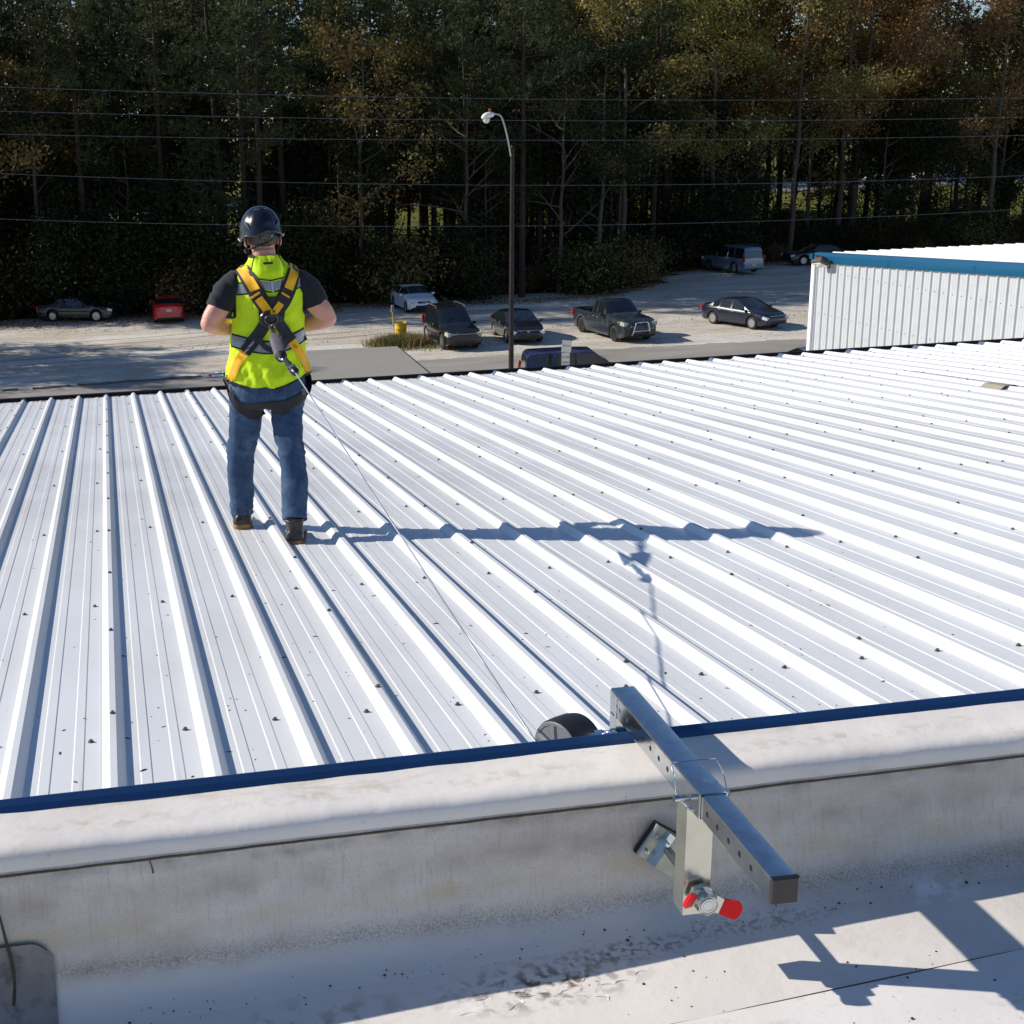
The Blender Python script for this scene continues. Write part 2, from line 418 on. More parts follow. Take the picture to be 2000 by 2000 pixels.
# repair flashing over one rib, far right of the roof
m_tape = mat('weathered_flashing', srgb(170, 160, 142), .7, var=.35, scale=12, bump=.002, bscale=40)
b = MB(); nR = 27
for (ya, yb, xa, w) in ((10.95, 11.25, X0+nR*P-.09, .16),):
    b.loft([[Vector((xa+dx-6, y-9, rz(y)+z)) for dx, z in ((-.05, .003), (0, .036), (.1, .040), (w, .004))] for y in (ya, (ya+yb)/2, yb)], closed=False)
b.build('flashing_patch', m_tape, bldA)
b = MB()
for dx in (.012,): b.box((X0+(nR+1)*P-.128-6, 11.9-9, rz(11.9)+.003), (.010, 1.9, .006), Matrix.Rotation(-atan2(SL, 1), 3, 'X'))
b.build('lap_sealant', mat('sealant_dark', srgb(70, 66, 62), .8), bldA)

# litter specks lying on the pans near the parapet
b = MB()
for i in range(420):
    y = 3.1+abs(rng.gauss(0, 1.9)); x = rng.uniform(-1.5, 3.5); u = (x-X0) % P
    if u > .225: continue
    r_ = rng.uniform(.0012, .0035); z = rz(y)+(.0035 if (.044 < u < .074 or .144 < u < .172) else 0)
    c = Vector((x-6, y-9, z)); a = rng.uniform(0, pi); L = r_*rng.choice((1, 1, 2.5, 4)); d = Vector((cos(a), sin(a), 0))*L; q = Vector((-sin(a), cos(a), 0))*r_
    b.add([c-d-q, c+d-q, c+d+q, c-d+q, c+Vector((0, 0, r_*1.2))], [(0, 1, 4), (1, 2, 4), (2, 3, 4), (3, 0, 4)])
b.build('roof_specks', mat('speck_brown', srgb(84, 70, 56), .95), bldA, kind='stuff')

# ------------------------------------------------------------------ NEAR FLAT ROOF WITH PARAPET
def wallmat():
    m = layered('membrane_wall', srgb(226, 217, 206), [
        (1.1, srgb(178, 166, 150), .40, .66, 7, (.7, 1, 1.6), .75), (4, srgb(158, 142, 120), .50, .78, 7, (.8, 1.6, 1.4), .5),
        (90, srgb(150, 140, 128), .60, .8, 3, (1, 1, 1), .4), (330, srgb(90, 84, 78), .58, .76, 2, (1, 1, 1), .65),
        (30, srgb(168, 150, 128), .54, .78, 4, (4, 1, .3), .45)], .62, [(3.5, .006), (30, .0012), (220, .0004)], .35)
    t = m.node_tree; n = t.nodes; bs = n['Principled BSDF']; src = bs.inputs['Base Color'].links[0].from_socket
    tc = n.new('ShaderNodeTexCoord'); sp = n.new('ShaderNodeSeparateXYZ'); t.links.new(tc.outputs['Object'], sp.inputs[0])
    cur = src
    # two dirt bands that run along the wall: a yellow stain line and a grey mildew line near the floor
    for z0, w, col, k, sc in ((.165, .035, srgb(206, 186, 138), .55, 3.), (.070, .045, srgb(84, 78, 72), .6, 9.), (.315, .025, srgb(120, 110, 98), .5, 5.), (.235, .055, srgb(140, 124, 108), .42, 2.6)):
        nz = n.new('ShaderNodeTexNoise'); nz.inputs['Scale'].default_value = sc; nz.inputs['Detail'].default_value = 6
        t.links.new(tc.outputs['Object'], nz.inputs['Vector'])
        a = n.new('ShaderNodeMath'); a.operation = 'SUBTRACT'; t.links.new(sp.outputs['Z'], a.inputs[0]); a.inputs[1].default_value = z0
        jt = n.new('ShaderNodeMath'); jt.operation = 'MULTIPLY_ADD'; t.links.new(nz.outputs['Fac'], jt.inputs[0]); jt.inputs[1].default_value = .06; jt.inputs[2].default_value = -.03
        a2 = n.new('ShaderNodeMath'); a2.operation = 'ADD'; t.links.new(a.outputs[0], a2.inputs[0]); t.links.new(jt.outputs[0], a2.inputs[1])
        ab = n.new('ShaderNodeMath'); ab.operation = 'ABSOLUTE'; t.links.new(a2.outputs[0], ab.inputs[0])
        r = n.new('ShaderNodeMapRange'); r.inputs['From Min'].default_value = w; r.inputs['From Max'].default_value = 0; r.inputs['To Max'].default_value = 1
        t.links.new(ab.outputs[0], r.inputs['Value'])
        r2 = n.new('ShaderNodeMapRange'); r2.inputs['From Min'].default_value = .38; r2.inputs['From Max'].default_value = .66; r2.inputs['To Max'].default_value = k
        nz2 = n.new('ShaderNodeTexNoise'); nz2.inputs['Scale'].default_value = sc*3 if z0 > .09 else 190; nz2.inputs['Detail'].default_value = 5; t.links.new(tc.outputs['Object'], nz2.inputs['Vector'])
        t.links.new(nz2.outputs['Fac'], r2.inputs['Value'])
        mu = n.new('ShaderNodeMath'); mu.operation = 'MULTIPLY'; t.links.new(r.outputs[0], mu.inputs[0]); t.links.new(r2.outputs[0], mu.inputs[1])
        mx = n.new('ShaderNodeMix'); mx.data_type = 'RGBA'; t.links.new(cur, mx.inputs['A']); mx.inputs['B'].default_value = (*col, 1)
        t.links.new(mu.outputs[0], mx.inputs['Factor']); cur = mx.outputs['Result']
    nzf = n.new('ShaderNodeTexNoise'); nzf.inputs['Scale'].default_value = 8; nzf.inputs['Detail'].default_value = 5; t.links.new(tc.outputs['Object'], nzf.inputs['Vector'])
    j2 = n.new('ShaderNodeMath'); j2.operation = 'MULTIPLY_ADD'; t.links.new(nzf.outputs['Fac'], j2.inputs[0]); j2.inputs[1].default_value = .05; t.links.new(sp.outputs['Z'], j2.inputs[2])
    sc_ = n.new('ShaderNodeMapRange'); sc_.inputs['From Min'].default_value = ZC-1.835+WZ; sc_.inputs['From Max'].default_value = ZC-1.885+WZ; t.links.new(j2.outputs[0], sc_.inputs['Value'])
    mxf = n.new('ShaderNodeMix'); mxf.data_type = 'RGBA'; t.links.new(cur, mxf.inputs['A']); mxf.inputs['B'].default_value = (*srgb(226, 219, 211), 1); t.links.new(sc_.outputs[0], mxf.inputs['Factor'])
    t.links.new(mxf.outputs['Result'], bs.inputs['Base Color'])
    return m
WZ = -(ZC-1.94)      # the membrane meshes are built relative to the foot of the wall
m_wall = wallmat()
m_capm = layered('membrane_cap', srgb(240, 232, 222), [
    (1.6, srgb(220, 210, 198), .45, .72, 6, (1, 1, 1), .6), (5, srgb(196, 178, 156), .56, .70, 8, (.7, 3, 1), .6),
    (50, srgb(150, 142, 134), .64, .8, 4, (1, 1, 1), .5), (2.2, srgb(226, 222, 218), .5, .75, 3, (1, 2, 1), .6)], .5, [(4, .006), (30, .0010), (220, .0003)], .4)
m_tpo = layered('membrane_floor', srgb(236, 230, 224), [
    (1.5, srgb(216, 208, 200), .42, .7, 6, (1, 1, 1), .6), (9, srgb(160, 150, 136), .56, .8, 6, (1, 1.5, 1), .6),
    (80, srgb(110, 102, 94), .62, .78, 4, (1, 1, 1), .6), (4.5, srgb(120, 104, 84), .62, .75, 8, (1, 1.8, 1), .6)], .6, [(3, .004), (60, .0006)], .35)
def FZ(z): return z if z > -1.78 else -1.78+(z+1.78)*.845
def SLX(x): return -.037*(1.5-min(3., max(-1.5, x)))
def FP_(L): return [(a, FZ(z)) for a, z in L]
par = empty('parapet_wall', (1.5, 2.9, ZC-1.94), 'off-white membrane covered parapet between the two roofs with blue edge trim', 'parapet')
po = Vector((1.5, 2.9, ZC-1.94))
XA, XB = -4.0, 7.0
def sweep(path, x0, x1, dx, amp=0., f=lambda x, y, z: Vector((0, 0, 0))):
    mb = MB(); rows = []; n = int((x1-x0)/dx)
    for i in range(n+1):
        x = x0+(x1-x0)*i/n; rows.append([Vector((x, y, ZC+z+SLX(x)*min(1, max(0, (-1.78-z)/.11))))+f(x, y, z)-po for y, z in path])
    mb.loft(rows, closed=False); return mb
def wob(x, y, z):
    a = noise.noise(Vector((x*3.1, y*9, z*6)))*.0045+noise.noise(Vector((x*9, y*22, z*18)))*.0016
    return Vector((0, -a, a*1.2))
cap = [(3.022, -1.553), (3.00, -1.5552), (2.96, -1.557), (2.925, -1.5585), (2.90, -1.5598), (2.88, -1.5615), (2.867, -1.5645), (2.857, -1.569), (2.850, -1.576), (2.8455, -1.585), (2.843, -1.598), (2.841, -1.614)]
cap = [(y, z) for y, z in cap]
sweep(cap, XA, XB, .03, f=wob).build('cap_membrane', m_capm, par, smooth=60)
wl = [(2.845, -1.602), (2.837, -1.619), (2.831, -1.65), (2.825, -1.69), (2.818, -1.73), (2.811, -1.77), (2.806, -1.81), (2.80, -1.85), (2.788, -1.88), (2.770, -1.902), (2.745, -1.920), (2.71, -1.932)]
wl = FP_(wl)
sweep(wl, XA, XB, .03, f=lambda x, y, z: wob(x, y, z)*(1 if z > -1.89 else .25)).build('wall_membrane', m_wall, par, smooth=60)
sweep(FP_([(2.712, -1.9312), (2.66, -1.9375), (2.60, -1.939), (2.50, -1.9395), (2.39, -1.9398), (2.34, -1.942)]), XA, XB, .03, f=lambda x, y, z: wob(x, y, z)*.25).build('base_membrane', m_wall, par, smooth=60)
b = MB()
pts = []
for i in range(260):
    x = XA+(XB-XA)*i/259; w = wob(x, 2.829, -1.612)
    pts.append(Vector((x, 2.8372, ZC-1.6170+.0012*noise.noise(Vector((x*14, 0, 0)))))+w-po)
b.tube(pts, .0030, 6); b.tube([Vector((.0, 2.834, ZC-1.619))-po, Vector((.004, 2.831, ZC-1.634))-po, Vector((.006, 2.828, ZC-1.648))-po], [.0015, .0018, .003], 6)
b.build('seam_bead', mat('brown_sealant', srgb(122, 100, 70), .75, var=.4, scale=60, bump=.001, bscale=200), par, smooth=60)
b = sweep([(3.022, -1.5585), (3.0205, -1.5535), (3.030, -1.540), (3.043, -1.528), (3.050, -1.530), (3.050, -1.80)], XA, XB, 11)
b.build('edge_trim', m_blue, par)
# trim joint covers
b = MB()
for xj in (-2.3, 4.2): b.loft([[Vector((x, y, ZC+z))-po for y, z in ((3.0190, -1.553), (3.0287, -1.5385), (3.0425, -1.5262))] for x in (xj, xj+.08)], closed=False)
b.build('trim_joint', m_blue, par)
# overlap patch at the lower left with a vertical bead
pp = [(2.8065-.004, -1.775), (2.8035-.004, -1.81), (2.7975-.004, -1.85), (2.785-.003, -1.88), (2.767-.003, -1.90), (2.742, -1.917), (2.708, -1.929), (2.658, -1.9345), (2.60, -1.936), (2.48, -1.9365)]
pp = FP_(pp)
mb = MB(); rows = []
for i in range(40):
    x = -.75+i*.0132
    top = -1.775 if x < -.285 else -1.775-.05*(((x+.285)/.055)**2)
    rows.append([Vector((x, y, ZC+min(z, top)+SLX(x)*min(1, max(0, (-1.78-z)/.11))))+wob(x, y, z)*.8-po for y, z in pp])
mb.loft(rows, closed=False)
m_patch = layered('dirty_patch', srgb(150, 146, 142), [(5, srgb(120, 116, 112), .4, .7, 6, (1, 1, 1), .7), (22, srgb(60, 58, 56), .52, .72, 6, (1, 1, 1), .7)], .7, [(30, .002)], .3)
mb.build('membrane_patch', m_patch, par, smooth=60)
b = MB()
b.tube([Vector((x, y, ZC+FZ(z)))-po for x, y, z in ((-.352, 2.81, -1.66), (-.343, 2.806, -1.72), (-.336, 2.802, -1.775), (-.331, 2.796, -1.80), (-.327, 2.792, -1.85), (-.326, 2.775, -1.88), (-.328, 2.757, -1.903), (-.329, 2.742, -1.912))], [.002, .0032, .004, .0042, .004, .0038, .0045, .0035], 7)
b.tube([Vector((x, y-.001, ZC+z))-po for x, y, z in [(-.75+i*.0132, 2.8035-.003, min(-1.775, -1.775 if -.75+i*.0132 < -.285 else -1.775-.05*(((-.75+i*.0132+.285)/.055)**2))) for i in range(39)]], .0014, 5)
b.build('patch_bead', mat('dark_sealant', srgb(84, 72, 58), .7, var=.4, scale=50), par, smooth=60)
# core of the parapet (so that light does not leak)
b = MB(); b.box(Vector((1.5, 2.945, ZC-3.2))-po, (11, .19, 3.20)); b.build('core', m_under, par)

fl = MB(); rows = []
for i in range(93):
    x = XA+(XB-XA)*i/92; row = []
    for y in [-6, -3, -1, 0, .6, 1.0, 1.3, 1.5, 1.7, 1.8, 1.9, 2.0, 2.1, 2.15, 2.2, 2.398+.0426*(x-1.02)]:
        w = .0025*noise.noise(Vector((x*2.1, y*2.1, 5)))+.001*noise.noise(Vector((x*7, y*7, 8)))
        row.append((x, y, ZC-1.9122+SLX(x)+(w if y > 1 else 0)))
    rows.append([Vector(r) for r in row])
fl.loft(rows, closed=False)
# old dirt round the smeared caulk and a scuffed ring, with shapes of their own
def blotch(m, spots):
    t = m.node_tree; n = t.nodes; bs = n['Principled BSDF']; cur = bs.inputs['Base Color'].links[0].from_socket; geo = n.new('ShaderNodeNewGeometry')
    for (cx_, cy_, rx_, ry_, col, k, sc) in spots:
        mp = n.new('ShaderNodeMapping'); mp.vector_type = 'POINT'; mp.inputs['Location'].default_value = (-cx_/rx_, -cy_/ry_, 0); mp.inputs['Scale'].default_value = (1/rx_, 1/ry_, 0)
        t.links.new(geo.outputs['Position'], mp.inputs['Vector']); ln = n.new('ShaderNodeVectorMath'); ln.operation = 'LENGTH'; t.links.new(mp.outputs[0], ln.inputs[0])
        nz = n.new('ShaderNodeTexNoise'); nz.inputs['Scale'].default_value = sc; nz.inputs['Detail'].default_value = 8; nz.inputs['Distortion'].default_value = .35; t.links.new(geo.outputs['Position'], nz.inputs['Vector'])
        a = n.new('ShaderNodeMapRange'); a.inputs['From Min'].default_value = 1; a.inputs['From Max'].default_value = .2; t.links.new(ln.outputs['Value'], a.inputs['Value'])
        c = n.new('ShaderNodeMapRange'); c.inputs['From Min'].default_value = .48; c.inputs['From Max'].default_value = .60; c.inputs['To Max'].default_value = k; t.links.new(nz.outputs['Fac'], c.inputs['Value'])
        mu = n.new('ShaderNodeMath'); mu.operation = 'MULTIPLY'; t.links.new(a.outputs[0], mu.inputs[0]); t.links.new(c.outputs[0], mu.inputs[1])
        mx = n.new('ShaderNodeMix'); mx.data_type = 'RGBA'; t.links.new(cur, mx.inputs['A']); mx.inputs['B'].default_value = (*col, 1); t.links.new(mu.outputs[0], mx.inputs['Factor']); cur = mx.outputs['Result']
    t.links.new(cur, bs.inputs['Base Color'])
dirt_ = srgb(84, 66, 48)
floor_spots = [(.88, 2.61, .30, .11, dirt_, .9, 30.), (.72, 2.58, .16, .10, srgb(240, 236, 228), .8, 18.), (1.12, 2.68, .25, .05, dirt_, .7, 60.), (1.45, 2.70, .30, .05, dirt_, .5, 80.), (1.95, 2.70, .13, .07, srgb(236, 234, 230), .8, 26.), (.35, 2.62, .30, .10, dirt_, .4, 22.)]
blotch(m_wall, floor_spots); blotch(m_tpo, floor_spots)
blotch(m_capm, [(-.10, 2.93, .28, .045, srgb(170, 148, 120), .32, 30.), (.42, 2.935, .40, .035, srgb(164, 140, 112), .32, 30.), (.92, 2.94, .30, .04, srgb(176, 154, 126), .32, 30.), (1.75, 2.94, .5, .035, srgb(170, 150, 128), .32, 30.)])
o = fl.build('flat_roof', m_tpo, None, smooth=60, kind='structure')
b = MB()    # lapped seam of the floor sheets
b.tube([(XA+i*.1, 2.398+.0426*(XA+i*.1-1.02)-.003, ZC-1.9130+SLX(XA+i*.1)+.0006*noise.noise(Vector((i*.7, 0, 0)))) for i in range(111)], .0020, 5)
o = b.build('roof_seam', mat('seam_dirt', srgb(92, 66, 46), .9), None, kind='structure')
b = MB()
b.box((1.5, -1.6, ZC-2.19), (11, 8.9, .3)); b.box((1.5, -1.6, (ZC-2.32)/2), (10.9, 8.8, ZC-2.33)); o = b.build('near_building', m_under)
tag(o, 'block of the nearer flat roofed building under the camera', 'building')
# smeared caulk ridges and grit on the flat roof
b = MB()
for i in range(26):
    x = rng.gauss(.90, .14); y = 2.585+rng.gauss(0, .035)+.10*(x-.86)
    if y > 2.72 or y < 2.46: continue
    a = rng.uniform(-.5, 1.4); L = rng.uniform(.008, .03); pts = []
    for k in range(5):
        t = k/4-.5; a += rng.uniform(-.5, .5)
        pts.append(Vector((x+cos(a)*L*t*2, y+sin(a)*L*t*1.2, ZC-1.9140+SLX(x))))
    b.tube(pts, [.0004, .0011, rng.uniform(.0008, .0016), .0009, .0003], 6)
b.build('caulk_smears', m_tpo, None, smooth=60)
tag(bpy.data.objects['caulk_smears'], 'smeared ridges of old caulk on the shaded flat roof', 'caulk', kind='stuff')
b = MB()
for i in range(330):
    x = rng.uniform(-.3, 2.6); y = rng.choice((rng.uniform(2.2, 2.75), rng.gauss(2.72, .02)))
    r_ = abs(rng.gauss(0, .0014))+.0009
    if i < 22: r_ = rng.uniform(.003, .0048)
    if y > 2.398+.0426*(x-1.02): z = ZC-1.9146+SLX(x)+max(0, (y-2.66)*.12)+max(0, y-2.70)*.3
    else: z = ZC-1.9116+SLX(x)
    vs = [Vector((x, y, z))+Vector((cos(a)*r_*rng.uniform(.6, 1.4), sin(a)*r_*rng.uniform(.6, 1.4), 0)) for a in (0, 1.2, 2.5, 3.8, 5)]
    b.add(vs+[Vector((x, y, z+r_*1.1))], [(k, (k+1) % 5, 5) for k in range(5)])
o = b.build('grit', mat('grit_brown', srgb(70, 52, 40), .95)); tag(o, 'small bits of grit and seed scattered on the flat roof', 'grit', kind='stuff')
# ------------------------------------------------------------------ PARAPET CLAMP ANCHOR
AO = Vector((1.206, 2.51, ZC-1.43)); ARZ = -atan2(.038, 1)
anc = empty('parapet_anchor', AO, 'galvanised square tube clamp anchor straddling the blue edged parapet wall', 'roof anchor', ARZ)
def tube_sq(y0, y1, x0, x1, z0, z1, t=.004, holes=(), r=.0072, bev=.005):
    """hollow square tube along y; holes in the left face"""
    mb = MB()
    def ring(y, i):
        b = max(bev-i, .0008); a0, a1, c0, c1 = x0+i, x1-i, z0+i, z1-i
        pts = [(a0+b, c1), (a1-b, c1), (a1-b*.3, c1-b*.3), (a1, c1-b), (a1, c0+b), (a1-b*.3, c0+b*.3), (a1-b, c0), (a0+b, c0), (a0+b*.3, c0+b*.3), (a0, c0+b), (a0, c1-b), (a0+b*.3, c1-b*.3)]
        return [Vector((p[0], y, p[1])) for p in pts]
    o0, o1, i0, i1 = ring(y0, 0), ring(y1, 0), ring(y0, t), ring(y1, t); n = 12
    vs = o0+o1+i0+i1; fs = []
    for k in range(n):
        k2 = (k+1) % n
        if not (holes and k == 9): fs.append((k, k2, n+k2, n+k))
        fs.append((2*n+k, 3*n+k, 3*n+k2, 2*n+k2)); fs.append((k, 2*n+k, 2*n+k2, k2)); fs.append((n+k, n+k2, 3*n+k2, 3*n+k))
    mb.add(vs, fs)
    if holes:   # left face between corner points 9 and 10, pierced
        za, zb = z0+bev, z1-bev; zc = (za+zb)/2
        cuts = [y0]+[(a+b_)/2 for a, b_ in zip(holes, holes[1:])]+[y1]
        ys_ = sorted(holes); cuts = [y0]+[(a+b_)/2 for a, b_ in zip(ys_, ys_[1:])]+[y1]
        for h, ya, yb in zip(ys_, cuts, cuts[1:]):
            sq = []; N = 16
            for k in range(N):
                a = 2*pi*k/N; dx, dz = cos(a), sin(a)
                tx = ((yb-h)/dx if dx > 1e-6 else (ya-h)/dx if dx < -1e-6 else 1e9); tz = ((zb-zc)/dz if dz > 1e-6 else (za-zc)/dz if dz < -1e-6 else 1e9)
                s_ = min(tx, tz); sq.append(Vector((x0, h+dx*s_, zc+dz*s_)))
            cr = []
            ci = [Vector((x0, h+cos(2*pi*k/N)*r, zc+sin(2*pi*k/N)*r)) for k in range(N)]
            cd = [v+Vector((t, 0, 0)) for v in ci]
            f = [(k, (k+1) % N, N+(k+1) % N, N+k) for k in range(N)]+[(N+k, N+(k+1) % N, 2*N+(k+1) % N, 2*N+k) for k in range(N)]
            mb.add(sq+ci+cd, f)
            for cy, cz in ((ya, za), (ya, zb), (yb, za), (yb, zb)):   # corners
                q = sorted(range(N), key=lambda k: (sq[k]-Vector((x0, cy, cz))).length)[:2]
                mb.add([sq[q[0]], sq[q[1]], Vector((x0, cy, cz))], [(0, 1, 2)])
    return mb
tube_sq(0, .60, 0, .066, -.066, 0, .0035, (.05, .19, .246, .303, .357, .413, .47, .526)).build('sleeve', m_galv, anc, smooth=25)
tube_sq(-.345, .30, .0045, .0615, -.0625, -.0042, .003, (-.035, -.091, -.149, -.204, -.26)).build('inner_tube', m_galv, anc, smooth=25)
b = MB(); b.box((.033, -.349, -.0333), (.0575, .010, .0588), bev=.003); b.build('end_cap', mat('grey_brown_plastic', (.042, .036, .032), .5, bump=.0002, bscale=300), anc)
b = MB(); b.box((.033, -.3495, -.0040), (.058, .012, .0022), bev=.0008); b.build('cap_lip', m_black, anc)
# near post: open channel below the sleeve
def post(y0, y1, z0, z1, x0=0., x1=.064, t=.004):
    mb = MB(); o = [(x0, y0), (x1, y0), (x1, y1), (x0, y1)]; i = [(x0+t, y0+t), (x1-t, y0+t), (x1-t, y1-t), (x0+t, y1-t)]
    vs = [Vector((x, y, z)) for z in (z0, z1) for x, y in o]+[Vector((x, y, z)) for z in (z0, z1) for x, y in i]
    fs = []
    for k in range(4):
        k2 = (k+1) % 4
        fs += [(k, k2, 4+k2, 4+k), (8+k, 12+k, 12+k2, 8+k2), (k, 8+k, 8+k2, k2), (4+k, 4+k2, 12+k2, 12+k)]
    return mb.add(vs, fs)
post(.064, .122, -.345, -.067).build('clamp_post', m_galv_warm, anc)
for hs, x_, zc_ in (((.19, .246, .303, .357, .413), .0027, -.033), ((-.035, -.091, -.149, -.204, -.26), .0067, -.0333)):
    for h_ in hs:
        b = MB(); b.cyl((x_, h_, zc_), (x_+.0004, h_, zc_), .0082, 12); b.build('hole_shade_disc', m_dark, anc)  # black disc behind each pierced hole stands in for the shade inside
post(.552, .600, -.26, -.067).build('outer_post', m_galv, anc)
m_weld = mat('weld_silver', (.75, .75, .74), .18, .9, bump=.001, bscale=400)
for a_, c_ in (((-.0015, .035, -.060), (-.0015, .100, -.068)), ((-.0015, .551, -.005), (-.0015, .551, -.066))):
    p0, p1 = Vector(a_), Vector(c_); N = 14
    b = MB(); b.tube([p0+(p1-p0)*i/N+Vector((rng.uniform(-.0008, .0008), rng.uniform(-.001, .001), rng.uniform(-.001, .001))) for i in range(N+1)], [rng.uniform(.0018, .0038) for i in range(N+1)], 6)
    b.build('weld_bead', m_weld, anc, smooth=60)
# clamp screw, hex nut and winged handle with red dipped ends
sc = Vector((.036, .044, -.288))
b = MB(); b.cyl(sc+Vector((0, -.035, 0)), sc+Vector((0, .262, 0)), .0095, 16)
for k in range(60): y = .07+k*.0032; b.cyl(sc+Vector((0, y, 0)), sc+Vector((0, y+.0016, 0)), .0108, 12)
b.build('clamp_screw', m_galv, anc, smooth=40)
b = MB()
def hexa(c, r, y0, y1, rot=0): return [Vector((c.x+cos(rot+pi/3*k)*r, c.y+y, c.z+sin(rot+pi/3*k)*r)) for y in (y0, y1) for k in range(6)]
hf = [tuple(range(6)), tuple(range(6, 12))[::-1]]+[(k, (k+1) % 6, 6+(k+1) % 6, 6+k) for k in range(6)]
b.add(hexa(sc, .031, -.004, .010, .2), hf); b.cyl(sc+Vector((0, -.0045, 0)), sc+Vector((0, -.0075, 0)), .030, 24)
b.add(hexa(sc, .0265, -.038, -.0078, .5), hf); b.cyl(sc+Vector((0, -.0382, 0)), sc+Vector((0, -.0405, 0)), .0195, 24)
for rr_, yy_ in ((.0185, -.0412), (.0225, -.0395), (.0125, -.0408)): b.tube([sc+Vector((cos(2*pi*k/24)*rr_, yy_, sin(2*pi*k/24)*rr_)) for k in range(25)], .0009, 5, caps=False)
b.build('hex_nut', m_galv, anc, smooth=30)
def wing(c, d, L0, L1, w0, w1, bendy, t=.0035, n=8):
    """flat arm from the nut going in direction d (x,z), curving forward"""
    mb = MB(); rings = []; q = Vector((-d.z, 0, d.x))
    for i in range(n+1):
        s = i/n; L = L0+(L1-L0)*s; w = w0+(w1-w0)*s
        if s > .72: w *= sqrt(max(.02, 1-((s-.72)/.29)**2))
        p = c+d*L+Vector((0, -bendy*(s**1.5), 0))
        rings.append([p+q*w+Vector((0, -t, 0)), p-q*w+Vector((0, -t, 0)), p-q*w+Vector((0, t, 0)), p+q*w+Vector((0, t, 0))])
    return mb.loft(rings)
c = sc+Vector((0, -.020, 0))
dr = Vector((.93, 0, -.36)).normalized(); dl = Vector((-.90, 0, .42)).normalized()
wing(c, dr, .022, .050, .022, .0165, .004, .0022).build('handle_wing', m_galv_warm, anc, smooth=30)
wing(c, dl, .022, .040, .022, .0165, .016, .0022).build('handle_wing', m_galv_warm, anc, smooth=30)
m_red = mat('red_vinyl_dip', (.78, .0, .008), .35, spec=.25)
wing(c+dr*.042+Vector((0, -.003, 0)), dr, 0, .048, .0185, .0235, .003, .0052, 16).build('red_grip', m_red, anc, smooth=70)
wing(c+dl*.036+Vector((0, -.013, 0)), (dl*.80+Vector((0, -.55, 0))).normalized(), 0, .040, .0185, .0215, .0, .0052, 16).build('red_grip', m_red, anc, smooth=70)
m_padz = mat('dull_zinc', (.42, .46, .42), .38, .85, var=.3, scale=20, bump=.0004)
# pressure pad on the wall
rotp = Matrix.Rotation(R(34), 3, 'Y'); pc = Vector((.052, .285, -.308))
b = MB(); b.box(pc+Vector((0, .010, 0)), (.150, .014, .094), rotp); b.build('rubber_pad', m_rubber, anc)
b = MB()
def padpt(u, y, v): return pc+rotp @ Vector((u, y, v))
pf = [(-.074, .001), (-.074, -.006), (-.070, -.010), (-.046, -.010), (-.030, -.034), (.030, -.034), (.046, -.010), (.070, -.010), (.074, -.006), (.074, .001)]
b.loft([[padpt(u, y, v) for u, y in pf] for v in (-.046, .046)]); b.build('pad_channel', m_padz, anc, smooth=20)
b = MB()
for v in (-.024, .022):
    p = padpt(-.060, -.010, v); b.cyl(p, p+Vector((0, -.006, 0)), .005, 10); b.cyl(p+Vector((0, -.006, 0)), p+Vector((0, -.012, 0)), .0028, 8)
b.build('pad_bolt', m_galv, anc, smooth=30)
# locking pin with wire bail
b = MB(); pz = -.040
b.cyl((-.026, .062, pz), (.086, .062, pz), .0048, 12); b.cyl((-.034, .062, pz), (-.022, .062, pz), .0082, 14); b.cyl((-.018, .062, pz), (-.004, .062, pz), .0072, 12)
b.build('locking_pin', m_galv, anc, smooth=35)
b = MB(); b.tube([(-.028, .060, pz+.002), (-.028, .070, -.01), (-.026, .103, .024), (-.022, .106, .028), (.080, .106, .028), (.084, .104, .024), (.092, .085, .0), (.094, .070, pz+.010), (.093, .062, pz)], .0017, 7)
b.tube([(.090, .066, pz+.012), (.097, .060, pz+.004), (.094, .055, pz-.006), (.088, .060, pz-.002)], .0028, 7)
b.build('wire_bail', m_chrome, anc, smooth=40)
b = MB()   # eye plate on the outer post
b.box((-.012, .585, -.150), (.006, .030, .060), bev=.001); b.cyl((-.020, .585, -.135), (.004, .585, -.135), .008, 8)
b.build('eye_plate', m_galv, anc)

# ------------------------------------------------------------------ SELF RETRACTING LIFELINE
srl = empty('retractable_lifeline', (1.136, 3.152, ZC-1.612), 'black drum shaped retractable lifeline hanging behind the blue parapet trim', 'lifeline reel')
ax = Vector((-.90, -.43, .02)).normalized(); ux = Vector((0, 0, 1)); ux = (ux-ax*ux.dot(ax)).normalized(); vx = ax.cross(ux)
def disc(mb, prof_, seg=48, mi=0):
    rings = [[ax*h+(ux*cos(2*pi*k/seg)+vx*sin(2*pi*k/seg))*r_ for k in range(seg)] for h, r_ in prof_]
    mb.loft(rings, mi)
b = MB(); disc(b, [(-.048, .080), (-.043, .090), (-.018, .095), (.018, .095), (.046, .093), (.053, .090)]); b.build('housing', mat('black_housing', (.022, .02, .021), .42, bump=.0006, bscale=180, var=.4, scale=30), srl, smooth=35)
m_grey = mat('grey_plastic', (.16, .165, .175), .5, bump=.0004, bscale=160)
b = MB(); disc(b, [(.0535, .0895), (.056, .087), (.056, .079), (.054, .078)]); disc(b, [(.0535, .030), (.060, .028), (.060, .001)], 24)
